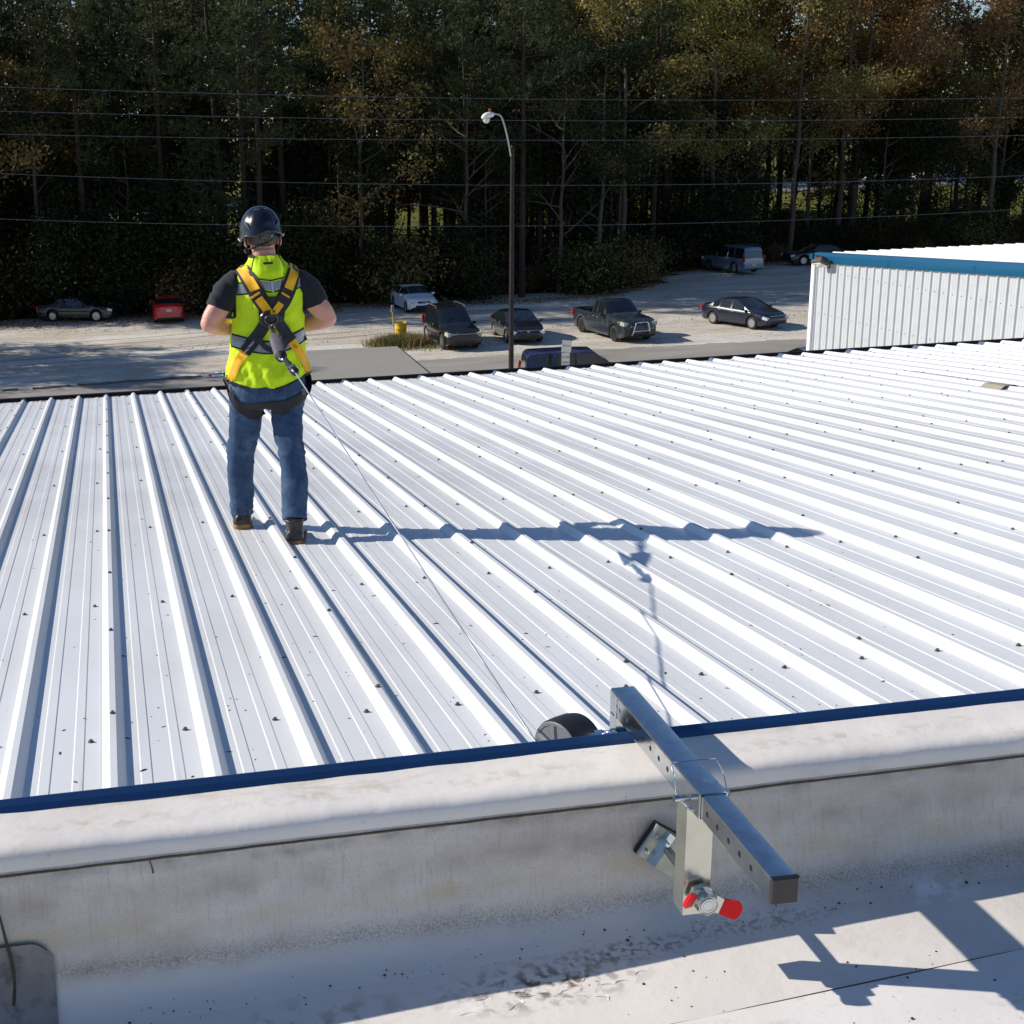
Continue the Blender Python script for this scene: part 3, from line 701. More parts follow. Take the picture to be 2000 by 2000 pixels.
for k in range(6):
    a0 = 2*pi*k/6+.2
    q = lambda a, r_, h: ax*h+(ux*cos(a)+vx*sin(a))*r_
    b.add([q(a0-.34, .030, .0535), q(a0+.34, .030, .0535), q(a0+.16, .080, .0535), q(a0-.16, .080, .0535), q(a0-.10, .032, .060), q(a0+.10, .032, .060), q(a0+.07, .078, .058), q(a0-.07, .078, .058)],
          [(4, 5, 6, 7), (0, 1, 5, 4), (1, 2, 6, 5), (2, 3, 7, 6), (3, 0, 4, 7)])
b.build('side_cover', m_grey, srl, smooth=25)
b = MB(); b.box(Vector((.085, .0, .03)), (.07, .035, .020), Matrix.Rotation(.5, 3, 'Z') @ Matrix.Rotation(.3, 3, 'Y'), bev=.004)
b.build('handle_slot', m_dark, srl)
bs_ = Vector((1.136, 3.152, ZC-1.612))
srl.scale = (.96, .96, .96)
b = MB()
p0 = Vector((1.196, 3.085, ZC-1.552))-bs_; p1 = Vector((1.240, 3.085, ZC-1.558))-bs_
b.tube(crom([p0, p0+Vector((.018, -.02, .02)), p0+Vector((.035, -.03, .018)), p1+Vector((0, 0, -.004)), p1+Vector((-.015, .01, -.022)), p0+Vector((.006, -.006, -.016)), p0], 5), .006, 8)
b.cyl(p0+Vector((-.03, .012, -.006)), p0+Vector((.002, 0, 0)), .011, 12); b.cyl(p0+Vector((-.012, .005, .0)), p0+Vector((.010, 0, .004)), .015, 6)
b.cyl(p1+Vector((-.012, .0, .004)), p1+Vector((.022, 0, .006)), .0065, 10)
b.build('swivel_carabiner', m_chrome, srl, smooth=45)

# ------------------------------------------------------------------ STREET LAMP
lamp = empty('street_lamp', (12.86, 42, 0), 'tall brown street lamp pole with curved arm, standing right of the worker', 'street lamp')
m_brown = mat('weathered_steel_pole', srgb(50, 40, 38), .55, .4, var=.35, scale=3, bump=.001, bscale=40)
b = MB(); b.tube([(0, 0, 0), (0, 0, 5), (.01, 0, 9.78)], [.092, .078, .060], 14); b.build('pole', m_brown, lamp, smooth=40)
b = MB(); b.box((0, 0, .03), (.34, .34, .06), bev=.01); b.build('base_plate', m_brown, lamp)
b = MB(); b.cyl((.01, 0, 9.78), (.01, 0, 9.86), .066, 12, r2=.02); b.build('pole_cap', m_brown, lamp, smooth=30)
m_arm = mat('pale_arm_metal', srgb(168, 164, 160), .4, .5)
b = MB(); b.tube(crom([(-.05, -.03, 9.52), (-.10, -.03, 9.80), (-.22, -.05, 10.30), (-.38, -.08, 10.72), (-.56, -.10, 10.80), (-.70, -.12, 10.80)], 5), .027, 10); b.build('arm', m_arm, lamp, smooth=50)
b = MB(); rings = []
for t, hw, h0, h1 in ((-.62, .05, 10.76, 10.83), (-.66, .07, 10.72, 10.86), (-.76, .10, 10.69, 10.88), (-.87, .12, 10.66, 10.86), (-.96, .11, 10.65, 10.82), (-1.02, .05, 10.67, 10.75)):
    rings.append([Vector((t, -.12+cos(a)*hw, (h0+h1)/2+sin(a)*(h1-h0)/2)) for a in [2*pi*k/14 for k in range(14)]])
b.loft(rings); b.build('lamp_head', mat('lamp_shell', (.8, .8, .78), .35, var=.1, scale=4), lamp, smooth=60)
b = MB(); b.loft([[Vector((-.87+cos(2*pi*k/16)*r_, -.12+sin(2*pi*k/16)*r_, z)) for k in range(16)] for z, r_ in ((10.68, .11), (10.63, .11), (10.56, .08), (10.53, .03))])
b.build('refractor', mat('lamp_lens', (.7, .72, .72), .15, coat=.5), lamp, smooth=60)
b = MB(); b.cyl((-.76, -.12, 10.89), (-.76, -.12, 10.97), .035, 10); b.build('photocell', mat('photocell_red', (.35, .08, .03), .4), lamp)

# ------------------------------------------------------------------ UTILITY POLES AND WIRES
m_wire = mat('wire_aluminium', (.15, .16, .18), .7, .1)
m_wood = mat('pole_wood', srgb(96, 78, 60), .9, var=.4, scale=5, stretch=(6, 6, .5), bump=.004, bscale=20)
wdat = [[(-4.59, 13.11), (14.28, 12.24), (31.99, 11.62), (54.64, 11.25)], [(-4.7, 11.92), (14.25, 11.06), (32.03, 10.5), (54.77, 10.13)],
        [(-4.81, 10.77), (14.22, 9.99), (32.07, 9.43), (54.9, 9.09)], [(-5, 8.78), (14.15, 7.62), (32.16, 6.96), (55.18, 6.73)], [(-5.23, 6.47), (14.09, 5.26), (32.24, 4.81), (55.43, 4.72)]]
wn_ = ['topmost power line crossing in front of the dark woods', 'second power line from the top, crossing behind the lamp head', 'third power line from the top, just above the bend of the lamp pole',
       'fourth power line from the top, sagging in front of the tree trunks', 'lowest power line, passing behind the helmet of the worker']
ends = []
for wdt, lb in zip(wdat, wn_):
    xs_ = np.array([a for a, _ in wdt]); zs_ = np.array([z for _, z in wdt]); co = np.polyfit(xs_, zs_, 2)
    zf = lambda x: float(np.polyval(co, x))
    b = MB(); b.tube([(x, 75, zf(x)) for x in np.linspace(-32, 92, 63)], .013, 5)
    tag(b.build('power_line', m_wire, smooth=60), lb, 'power line', 'power lines strung in front of the woods'); ends.append((zf(-32), zf(92)))
for xi, side in ((-32, 0), (92, 1)):
    u = empty('utility_pole', (xi, 75.25, 0), 'wooden utility pole carrying the '+('left' if side == 0 else 'right')+' ends of the power lines', 'utility pole')
    b = MB(); b.tube([(0, 0, 0), (0, 0, 16.5)], [.19, .12], 12); b.build('pole', m_wood, u, smooth=40)
    b = MB()
    for e in ends: b.box((0, -.12, e[side]+.02), (.5, .12, .1))
    b.build('bracket', m_galv, u)

# ------------------------------------------------------------------ RIGHT WHITE BUILDING
bx, by0, by1 = 16.8, 15.75, 30.0
bldB = empty('white_ribbed_building', (bx, 22, 0), 'white ribbed metal building with bright blue roof trim at the right edge', 'building')
zt = lambda y: 7.25+.0515*(30-y)
wp = [(0, 0), (.016, -.034), (.050, -.034), (.070, 0), (.14, 0), (.143, -.004), (.155, -.004), (.158, 0), (.212, 0), (.215, -.004), (.227, -.004), (.230, 0)]
def wall_panel():
    mb = MB(); pts = []
    for r_ in range(3): pts += [(y+r_*P, x) for y, x in wp]
    pts.append((3*P, 0)); return pts
pts = wall_panel(); k = 0; y = by1
m_wb = mat('white_wall_paint', srgb(188, 191, 194), .45, var=.09, scale=3)
while y > by0+.1:
    mb = MB(); rows = []
    for yy, xx in pts:
        wy = y-yy; rows.append([Vector((xx, wy-22, 0)), Vector((xx, wy-22, zt(wy)))])
    mb.loft(rows, closed=False); mb.build('wall_panel', m_wb, bldB); y -= 3*P
ytop = y
m_bblue = mat('bright_blue_trim', srgb(12, 80, 112), .3, .05, coat=.3)
b = MB(); q = trimq = [(-.060, -.175), (-.055, -.02), (-.02, .055), (.09, .075), (.10, .03), (.02, -.02), (.01, -.175)]
b.loft([[Vector((x, yy-22, zt(yy)+z)) for x, z in q] for yy in (30.14, 29.9, 15.75)]); b.build('rake_trim', m_bblue, bldB, smooth=30)
b = MB(); b.box((-.036, 30.06-22, 7.10/2), (.10, .14, 7.05)); b.build('corner_trim', mat('corner_blue_white', srgb(225, 228, 230), .4), bldB)
XW = 34
rp = []
nrib = int(XW/P)
for n in range(nrib):
    for x, z in prof: rp.append((.10+x+n*P+.08, z))
for j in range(0, nrib-2, 3):
    q = rp[j*13:(j+3)*13]+([rp[(j+3)*13]] if (j+3)*13 < len(rp) else [])
    mb = MB(); mb.loft([[Vector((x, yy-22, zt(yy)+.035+z)) for x, z in q] for yy in (30.10, 28, 25, 22, 19, 15.75)], closed=False)
    mb.build('roof_panel', m_roof, bldB)
b = MB(); b.add([(x, yy-22, z) for x in (.012, XW) for yy, z in ((by0, 0), (by1-.01, 0), (by0, zt(by0)-.01), (by1-.01, zt(by1)-.01))], [(0, 1, 3, 2), (4, 6, 7, 5), (0, 4, 5, 1), (2, 3, 7, 6), (0, 2, 6, 4), (1, 5, 7, 3)])
b.build('wall', m_wb, bldB)
b = MB(); b.box((XW/2, 30.16-22, zt(30.1)-.03), (XW+.2, .13, .12)); b.build('eave_gutter', m_bblue, bldB)
b = MB()      # fastener rows and trim laps of the ribbed wall
for zz_, in ((5.9,), (6.9,)):
    y = by1-.18
    while y > by0+.3:
        b.cyl((-.002, y-22, zz_), (-.010, y-22, zz_), .010, 6); y -= P
b.build('wall_screws', m_screw, bldB, kind='stuff')
for yy in (27.0, 24.0, 21.0, 18.0):
    b = MB(); b.loft([[Vector((x*1.04-.001, y_-22, zt(y_)+z*1.01)) for x, z in trimq] for y_ in (yy, yy-.09)], closed=False); b.build('trim_joint', m_bblue, bldB)
fld = empty('floodlight', (bx-.06, 29.42, 7.02), 'small bronze floodlight fixed under the blue trim at the wall corner', 'floodlight')
m_brz = mat('bronze_housing', srgb(96, 84, 78), .45, .5)
Rf = Matrix.Rotation(R(24), 3, 'Y') @ Matrix.Rotation(R(-10), 3, 'X')
b = MB(); b.box((-.18, .0, .12), (.30, .42, .10), Rf, bev=.02); b.box((-.17, .0, .195), (.20, .30, .05), Rf, bev=.012)
for k in range(5): b.box(Vector((-.17, -.12+k*.06, .235)), (.18, .012, .05), Rf)
b.build('housing', m_brz, fld)
b = MB(); b.box((-.205, .0, .060), (.24, .34, .012), Rf); b.build('lens', mat('floodlight_glass', (.7, .75, .65), .1, coat=.5), fld)
b = MB(); b.cyl((-.08, 0, .10), (.05, 0, .06), .03, 10); b.box((.035, 0, .06), (.04, .14, .16)); b.build('bracket', m_brz, fld)

# ------------------------------------------------------------------ BARREL, SIGN, GRASS
m_yel = mat('yellow_barrel_paint', srgb(232, 190, 10), .5, var=.3, scale=3, bump=.004, bscale=4, col2=srgb(170, 120, 20), ramp=(.5, .8))
brl = empty('yellow_barrel', (14.72, 67.3, 0), 'dented yellow steel barrel standing in the dry grass clump', 'barrel')
b = MB(); seg = 28; rings = []
for z, r_ in ((0, .29), (.02, .298), (.28, .292), (.30, .305), (.33, .305), (.35, .292), (.60, .292), (.62, .305), (.65, .305), (.67, .292), (.88, .292), (.90, .306), (.915, .300), (.905, .28), (.60, .278)):
    rings.append([Vector((cos(2*pi*k/seg)*r_*(1+.03*noise.noise(Vector((cos(k*.22)*2, z*2, 0)))), sin(2*pi*k/seg)*r_, z+(.025*sin(2*pi*k/seg+1) if z > .8 else 0))) for k in range(seg)])
b.loft(rings, caps=True); b.build('drum', m_yel, brl, smooth=35)
b = MB(); b.cyl((0, 0, .60), (0, 0, .78), .272, 20); b.build('rubbish_fill', mat('barrel_content', srgb(70, 62, 52), .9, var=.6, scale=12, bump=.03, bscale=12), brl)
sp = empty('marker_post', (14.46, 67.75, 0), 'thin yellow marker post with small white plate behind the barrel', 'marker post')
b = MB(); b.tube([(.0, 0, 0), (-.06, 0, 1.35), (-.09, 0, 1.72)], .028, 8); b.build('post', m_yel, sp)
b = MB(); b.box((-.085, -.035, 1.60), (.13, .02, .36), Matrix.Rotation(.10, 3, 'Y')); b.build('plate', m_white, sp)
b = MB(); b.box((-.07, -.047, 1.60), (.05, .004, .30), Matrix.Rotation(.10, 3, 'Y')); b.build('plate_print', mat('sign_grey', (.05, .05, .06), .6), sp)

sg = empty('receiving_sign', (16.86, 48, 0), 'leaning white stacked sign reading receiving enter here near the navy car', 'sign', R(-18))
rs_ = Matrix.Rotation(R(1.5), 3, 'Y')
m_sign = mat('sign_white', srgb(235, 232, 224), .5, var=.1, scale=6)
m_ink = mat('sign_ink', (.02, .02, .022), .6)
b = MB(); b.box((0, .03, 1.3), (.09, .05, 2.6), rs_); b.build('post', mat('sign_post_wood', srgb(150, 130, 100), .8), sg)
b = MB(); b.box((.0, -.012, 2.42), (.36, .02, .44), Matrix.Rotation(R(5), 3, 'Y')); b.build('sign_board', m_sign, sg)
b = MB(); b.box((-.03, -.012, 1.88), (.30, .02, .60)); b.build('sign_board', m_sign, sg)
text_obj('lettering', 'RECEIVING', .085, m_ink, (0, -.0235, 2.44), (pi/2, R(5), 0), sg, sx=.68)
text_obj('lettering', 'ENTER', .115, m_ink, (-.03, -.0235, 2.00), (pi/2, 0, 0), sg, sx=.8)
text_obj('lettering', 'HERE', .125, m_ink, (-.03, -.0235, 1.80), (pi/2, 0, 0), sg, sx=.9)

def blades(name, pts, h, w, m, kind='stuff', parent=None, seed=1):
    g_ = np.random.default_rng(seed); pts = np.asarray(pts, float); n = len(pts)
    a = g_.uniform(0, 2*pi, n); hh = h*g_.uniform(.5, 1.2, n); ln = g_.uniform(.1, .7, n)*hh; ww = w*g_.uniform(.6, 1.3, n)
    d = np.stack([np.cos(a), np.sin(a), a*0], 1); q = np.stack([-np.sin(a), np.cos(a), a*0], 1)
    V = np.stack([pts-q*ww[:, None], pts+q*ww[:, None], pts+d*ln[:, None]+np.array([0, 0, 1])*hh[:, None]], 1).reshape(-1, 3)
    return npmesh(name, V, np.arange(3*n).reshape(-1, 3), m, parent, kind)
m_dry = mat('dry_grass', srgb(150, 122, 78), .9, island=.45, col2=srgb(98, 110, 52), scale=1.2, ramp=(.4, .6))
g_ = np.random.default_rng(5); r_ = g_.normal(0, 1, (9000, 2))*np.array([.62, .50]); 
cx_, cy_ = 14.45, 66.0
pp_ = np.stack([cx_+r_[:, 0]+.18*r_[:, 1], cy_+r_[:, 1], r_[:, 0]*0], 1)
pp2 = np.stack([cx_+1.0+g_.normal(0, 1.3, 1600), cy_-1.4+g_.normal(0, .5, 1600), np.zeros(1600)], 1)
o = blades('grass_clump', np.concatenate([pp_]), .48, .016, m_dry); tag(o, 'clump of dry brown grass around the yellow barrel', 'grass')
o = blades('low_grass', pp2, .10, .02, m_dry, seed=3); tag(o, 'low sparse grass spreading in front of the black off-roader', 'grass')
# weeds and leaves on the lot
pts = []
for i in range(5200):
    x = rng.uniform(-20, 62); y = rng.choice((rng.uniform(62, 80), rng.gauss(70, 3)))
    if noise.noise(Vector((x*.35, y*.5, 2))) > .12: pts.append((x, y, 0))
o = blades('sparse_weeds', pts, .06, .03, m_dry, seed=9); tag(o, 'sparse flat weeds and straw tufts over the gravel lot', 'weeds')
m_straw = mat('pine_straw', srgb(140, 100, 66), .95, island=.4)
pts = []
for i in range(16000):
    x = rng.uniform(-25, 80); e = wood_edge(x); y = e-1.0+rng.gauss(0, 1.0)
    if x > 14: y = e-.2+rng.gauss(0, .7)
    pts.append((x, y, terr(x, y)))
o = blades('leaf_litter', pts, .05, .07, m_straw, seed=4); tag(o, 'fallen leaves and pine straw along the foot of the woods', 'leaf litter')

# ------------------------------------------------------------------ VEHICLES
m_glass = mat('car_glass', (.012, .016, .018), .06, spec=.8, coat=.5)
m_tyre = mat('tyre_rubber', (.022, .022, .022), .85, bump=.002, bscale=30)
m_rim = mat('alloy_rim', (.55, .56, .58), .3, .85)
m_rimb = mat('black_rim', (.02, .02, .022), .35, .3)
m_trim = mat('car_black_trim', (.015, .015, .016), .5)
m_lens = mat('headlamp_lens', (.72, .72, .68), .12, coat=.8)
m_lensy = mat('aged_headlamp', (.55, .50, .36), .3, coat=.4)
m_tail = mat('tail_lamp', (.42, .01, .012), .15, coat=.7)
m_plate = mat('number_plate', (.62, .63, .62), .5)
m_clear = mat('chrome_grey', (.5, .52, .56), .2, .8)
def paint(n, c, dusty=.0, metal=.0): return mat(n, c, .28, metal, var=.25 if dusty else 0, scale=3, col2=(.22, .20, .17) if dusty else None, ramp=(.55-.1*dusty, .95), coat=.9)
SED = dict(L=4.7, W=1.82, wb=2.75, r=.33,
    top=[(-1, .62), (-.985, .92), (-.93, 1.03), (-.72, 1.07), (-.42, 1.38), (-.16, 1.445), (.10, 1.43), (.48, 1.03), (.56, .985), (.88, .83), (.97, .72), (1, .55)],
    belt=[(-1, .84), (-.8, .95), (-.4, .97), (0, .94), (.5, .92), (.85, .78), (1, .58)], side=[(-.585, -.39), (-.37, -.05), (-.02, .34)], ws=(.12, .47), rw=(-.71, -.43), doors=[(-.43, -.035), (-.035, .36)], tumble=.42, taper=.20)
COUP = dict(SED, top=[(-1, .62), (-.985, .98), (-.93, 1.06), (-.72, 1.09), (-.38, 1.36), (-.14, 1.41), (.06, 1.39), (.40, 1.02), (.5, .985), (.88, .86), (.97, .74), (1, .55)])
OLD = dict(SED, L=4.75, top=[(-1, .70), (-.985, .92), (-.95, .99), (-.62, 1.01), (-.42, 1.34), (-.20, 1.40), (.08, 1.38), (.36, .99), (.42, .96), (.90, .86), (.98, .80), (1, .60)], side=[(-.50, -.36), (-.34, -.06), (-.03, .26)], ws=(.10, .35), rw=(-.61, -.44), doors=[(-.42, -.045), (-.045, .30)], tumble=.40, taper=.12)
SUV = dict(suv=1, L=4.85, W=1.88, wb=2.87, r=.38,
    top=[(-1, .75), (-.99, 1.05), (-.95, 1.68), (-.90, 1.79), (-.3, 1.83), (.02, 1.81), (.34, 1.18), (.42, 1.12), (.88, 1.02), (.97, .92), (1, .60)],
    belt=[(-1, 1.0), (-.5, 1.08), (.3, 1.04), (.42, 1.02), (.9, .93), (1, .7)], side=[(-.90, -.56), (-.53, -.25), (-.22, .20)], ws=(.05, .33), rw=(-.99, -.955), doors=[(-.56, -.235), (-.235, .22)], tumble=.22, taper=.10)
PICK = dict(L=5.55, W=1.98, wb=3.55, r=.40,
    top=[(-1, .85), (-.995, 1.18), (-.98, 1.20), (-.21, 1.20), (-.205, 1.55), (-.185, 1.80), (-.10, 1.85), (.14, 1.83), (.36, 1.28), (.42, 1.23), (.88, 1.15), (.97, 1.05), (1, .70)],
    belt=[(-1, 1.17), (-.2, 1.17), (.36, 1.15), (.42, 1.13), (.9, 1.03), (1, .8)], side=[(-.165, -.035), (-.01, .235)], ws=(.155, .35), rw=None, doors=[(-.185, -.02), (-.02, .27)], tumble=.26, taper=.08, bed=(-.965, -.225))
def make_car(name, label, cat, spec, color, xy, head, rim=None, rear=False, lens=None, extras=(), group=None, ground=0., wheels=True, doors=True):
    L, W, wb, rw_ = spec['L'], spec['W'], spec['wb'], spec['r']; hl = L/2
    root = empty(name, (xy[0], xy[1], ground), label, cat, atan2(head[1], head[0]), group)
    top = [(a*hl, z) for a, z in spec['top']]; belt = [(a*hl, z) for a, z in spec['belt']]
    side = [(a*hl, b_*hl) for a, b_ in spec['side']]; drs = [(a*hl, b_*hl) for a, b_ in spec['doors']]
    ws = tuple(a*hl for a in spec['ws']); rwn = tuple(a*hl for a in spec['rw']) if spec['rw'] else None
    bed = tuple(a*hl for a in spec['bed']) if 'bed' in spec else None
    wx = [wb/2+.05, -wb/2+.05]
    X = set(np.round(np.linspace(-hl, hl, 42), 3))
    for a, _ in top: X.add(round(a, 3))
    for pr_ in side+[ws]+([rwn] if rwn else [])+([bed] if bed else []): X |= {round(pr_[0], 3), round(pr_[1], 3)}
    for d in drs:
        for e in d: X |= {round(e-.008, 3), round(e+.008, 3)}
    Ra = rw_+.065
    for w_ in wx:
        for k in range(13): X.add(round(w_-Ra*cos(pi*k/12), 3))
    X = sorted(X); X = [x for i, x in enumerate(X) if i == 0 or x-X[i-1] > .004]
    rows = []
    for x in X:
        u = abs(x)/hl
        w = W/2*(1-spec['taper']*max(0, (u-.62)/.38)**2.2) - (.05 if u > .985 else 0)
        zb = .22+.16*max(0, (u-.86)/.14)**1.5
        for w_ in wx:
            if abs(x-w_) < Ra: zb = max(zb, rw_+sqrt(max(0, Ra*Ra-(x-w_)**2)))
        bl = lerp(belt, x); zt_ = lerp(top, x); bl = min(bl, zt_-.015); zb = min(zb, bl-.06)
        m1 = zb+(bl-zb)*.30; m2 = zb+(bl-zb)*.72
        cab = zt_ > bl+.10
        r = [(w-.07, zb), (w-.012, zb+.01), (w, m1), (w-.004, m2), (w-.03, bl-.025), (w-.055, bl)]
        if bed and bed[0] <= x <= bed[1]:
            r += [(w-.11, zt_-.01), (w-.135, zt_-.03), (w-.15, .72), (w*.4, .72), (0, .72)]
        elif cab:
            wr = w-.055-spec['tumble']*(zt_-bl-.06); r += [(w-.065, bl+.015), (wr, zt_-.055), (wr-.05, zt_-.018), (wr*.55, zt_+.006), (0, zt_+.012)]
        else:
            h_ = zt_-bl; r += [(w-.075, bl+h_*.3), (w-.10, bl+h_*.6), (w-.17, zt_-.004), (w*.5, zt_+.012), (0, zt_+.018)]
        rows.append((x, r, cab))
    n = len(rows[0][1]); vid = lambda i, j, s: (i*n+j)*2+(0 if s > 0 else 1)
    V = [];
    for x, r, _ in rows:
        for y, z in r: V += [(x, y, z), (x, -y, z)]
    parts = {'body': [], 'windshield': [], 'rear_window': [], 'trim': []}
    for k in range(len(side)): parts['side%d' % k] = []
    for k in range(len(drs)): parts['door%d' % k] = []
    for i in range(len(rows)-1):
        xa, xb = rows[i][0], rows[i+1][0]; xm = (xa+xb)/2
        for j in range(n-1):
            for s in (1, -1):
                f = (vid(i, j, s), vid(i+1, j, s), vid(i+1, j+1, s), vid(i, j+1, s))
                if s < 0: f = f[::-1]
                key = 'body'
                cabm = rows[i][2] and rows[i+1][2]
                if j >= 7 and ws[0] <= xm <= ws[1]: key = 'windshield'
                elif rwn and j >= (7 if rwn[1]-rwn[0] > .3 else 7) and rwn[0] <= xm <= rwn[1]: key = 'rear_window'
                elif j == 6 and cabm:
                    for k, (a, b_) in enumerate(side):
                        if a <= xm <= b_: key = 'side%d%s' % (k, '')
                elif 1 <= j <= 4:
                    for k, (a, b_) in enumerate(drs):
                        if a+.008 < xm < b_-.008 and doors: key = 'door%d' % k
                        elif min(abs(xm-a), abs(xm-b_)) < .008: key = 'trim'
                if key.startswith('side') or key.startswith('door'): key += ('L' if s > 0 else 'R')
                parts.setdefault(key, []).append(f)
    # ends
    for i, rev in ((0, False), (len(rows)-1, True)):
        for j in range(n-1):
            f = (vid(i, j, 1), vid(i, j+1, 1), vid(i, j+1, -1), vid(i, j, -1)); parts['body'].append(f)
    pm_ = {'windshield': m_glass, 'rear_window': m_glass, 'trim': m_trim}
    for key, fs in parts.items():
        if not fs: continue
        nm = 'side_window' if key.startswith('side') else 'door' if key.startswith('door') else 'door_gap' if key == 'trim' else key
        m_ = m_glass if key.startswith('side') else pm_.get(key, color)
        used = sorted({v for f in fs for v in f}); mp_ = {v: i for i, v in enumerate(used)}
        mb = MB(); mb.add([V[v] for v in used], [tuple(mp_[v] for v in f) for f in fs]); mb.build(nm, m_, root, smooth=38)
    # dark underbody so that one cannot look through the arches
    mb = MB(); mb.box((0, 0, .46), (L*.94, W-.55, .40)); mb.box((0, 0, .60), (wb-.95, W-.16, .5)); mb.build('underbody', m_trim, root)
    # wheels
    if wheels:
        rimm = rim or m_rim
        t_ = MB(); t_.loft([[Vector((cos(2*pi*k/28)*r_, y, sin(2*pi*k/28)*r_)) for k in range(28)] for y, r_ in ((-.10, rw_*.66), (-.11, rw_*.9), (-.085, rw_), (.085, rw_), (.11, rw_*.92), (.108, rw_*.68))])
        rm = MB(); rm.loft([[Vector((cos(2*pi*k/24)*r_, y, sin(2*pi*k/24)*r_)) for k in range(24)] for y, r_ in ((.112, rw_*.70), (.112, rw_*.62), (.07, rw_*.60), (.065, rw_*.02))])
        for k in range(7):
            a = 2*pi*k/7; rm.box((cos(a)*rw_*.36, .098, sin(a)*rw_*.36), (rw_*.56, .02, rw_*.13), Matrix.Rotation(-a, 3, 'Y'))
        rm.cyl((0, .09, 0), (0, .115, 0), rw_*.14, 12)
        w0 = None
        for x_ in wx:
            for s in (1, -1):
                if w0 is None: w0 = t_.build('wheel', m_tyre, root, smooth=50); rm0 = rm.build('rim', rimm, w0, smooth=30); o = w0
                else:
                    o = w0.copy(); COL.objects.link(o); q_ = rm0.copy(); COL.objects.link(q_); q_.parent = o
                o.location = (x_, s*(W/2-.135), rw_); o.rotation_euler = (0, 0, 0 if s > 0 else pi)
    # lamps, grille, mirrors, handles
    zf = lerp(top, hl*.95)-.10; zr_ = lerp(top, -hl*.97)-.13
    hb = MB(); 
    def pbox(nm, c, d, m_, rot=None, bev=.02):
        mb = MB(); mb.box(c, d, rot, bev=bev); return mb.build(nm, m_, root, smooth=40)
    tw = W/2*(1-spec['taper']*.55)
    tall = spec['W'] > 1.87
    for s in (1, -1):
        pbox('headlight', (hl-.17, s*(tw-.17), zf-.02), (.30, .42 if not tall else .40, .15 if not tall else .18), lens or m_lens, Matrix.Rotation(-s*.38, 3, 'Z') @ Matrix.Rotation(.25, 3, 'Y'))
        if spec.get('suv'): pbox('tail_light', (-hl+.035, s*(tw-.055), 1.05), (.12, .13, .42), m_tail)
        elif spec is PICK: pbox('tail_light', (-hl+.05, s*(tw-.03), .98), (.12, .12, .38), m_tail)
        else: pbox('tail_light', (-hl+.11, s*(tw-.20), zr_+.02), (.24, .42, .15), m_tail, Matrix.Rotation(s*.38, 3, 'Z'))
        xm_ = ws[1]-.22*hl/2.4
        pbox('mirror', (xm_, s*(W/2+.09), lerp(belt, xm_)+.07), (.16, .19, .13), color if not tall else m_trim, bev=.035)
        for (a, b_) in drs: pbox('door_handle', (a+.17, s*(W/2+.006), lerp(belt, a)-.13), (.19, .03, .035), m_clear if 'chrome' in extras else color, bev=.008)
    pbox('grille', (hl-.035, 0, zf-.01), (.06, W*.42, .13 if not tall else .18), m_trim)
    pbox('lower_grille', (hl-.018, 0, .42), (.05, W*.58, .15), m_trim)
    pbox('number_plate', (-hl-.012, 0, .78 if not tall else .62), (.02, .31, .16), m_plate, bev=.004)
    if 'bar' in extras: pbox('grille_bar', (hl-.01, 0, zf-.02), (.05, W*.86, .055), m_clear)
    if 'thinbar' in extras: pbox('grille_bar', (hl-.005, 0, zf+.07), (.05, W*.62, .03), m_clear); 
    if 'badge' in extras:
        mb = MB(); mb.loft([[Vector((hl+.005+x, cos(2*pi*k/16)*.075*r_, zf+.02+sin(2*pi*k/16)*.05*r_)) for k in range(16)] for x, r_ in ((0, 1), (.02, .9), (.02, .6), (0, .5))]); mb.build('badge', m_chrome, root)
    if 'rails' in extras:
        for s in (1, -1):
            mb = MB(); zr2 = 1.86; y_ = W/2-.20
            mb.tube([(-hl*.86, s*y_, zr2-.05), (-hl*.80, s*y_, zr2+.03), (-hl*.1, s*y_, zr2+.045), (-.02*hl, s*y_, zr2-.04)], .022, 6); mb.build('roof_rail', m_clear, root, smooth=40)
        for x_ in (-hl*.62, -hl*.22): mb = MB(); mb.box((x_, 0, zr2+.02), (.05, W-.42, .025)); mb.build('crossbar', m_trim, root)
    if 'bullbar' in extras:
        mb = MB(); mb.tube(crom([(hl+.02, -.46, .40), (hl+.14, -.44, .56), (hl+.16, -.34, .95), (hl+.16, -.22, 1.02), (hl+.16, .22, 1.02), (hl+.16, .34, .95), (hl+.14, .44, .56), (hl+.02, .46, .40)], 4), .035, 8)
        mb.tube([(hl+.13, -.40, .60), (hl+.15, .40, .60)], .028, 8); mb.build('bull_bar', m_chrome, root, smooth=50)
    if 'spoiler' in extras: pbox('spoiler', (-hl+.12, 0, lerp(top, -hl*.95)+.04), (.20, W*.72, .035), color)
    if 'strip' in extras:
        for s in (1, -1): pbox('side_strip', (0, s*(W/2+.004), .62), (L*.5, .02, .06), m_trim, bev=.004)
    if 'runner' in extras:
        for s in (1, -1): pbox('running_board', (0, s*(W/2-.02), .30), (L*.42, .16, .05), m_trim)
    if 'antenna' in extras: mb = MB(); mb.tube([(-hl*.35, 0, 1.40), (-hl*.42, 0, 1.62)], .012, 5); mb.build('antenna', m_trim, root)
    if 'wipers' in extras or True:
        mb = MB()
        for s in (-.45, .25): mb.tube([(ws[1]-.03, s, lerp(top, ws[1]-.03)+.03), (ws[1]-.26, s+.42, lerp(top, ws[1]-.26)+.03)], .010, 5)
        mb.build('wiper', m_trim, root)
    return root
white_ = paint('white_car_paint', (.86, .87, .90)); blk = paint('black_car_paint', (.006, .007, .009)); blk2 = paint('black_dusty_paint', (.007, .008, .011), 0)
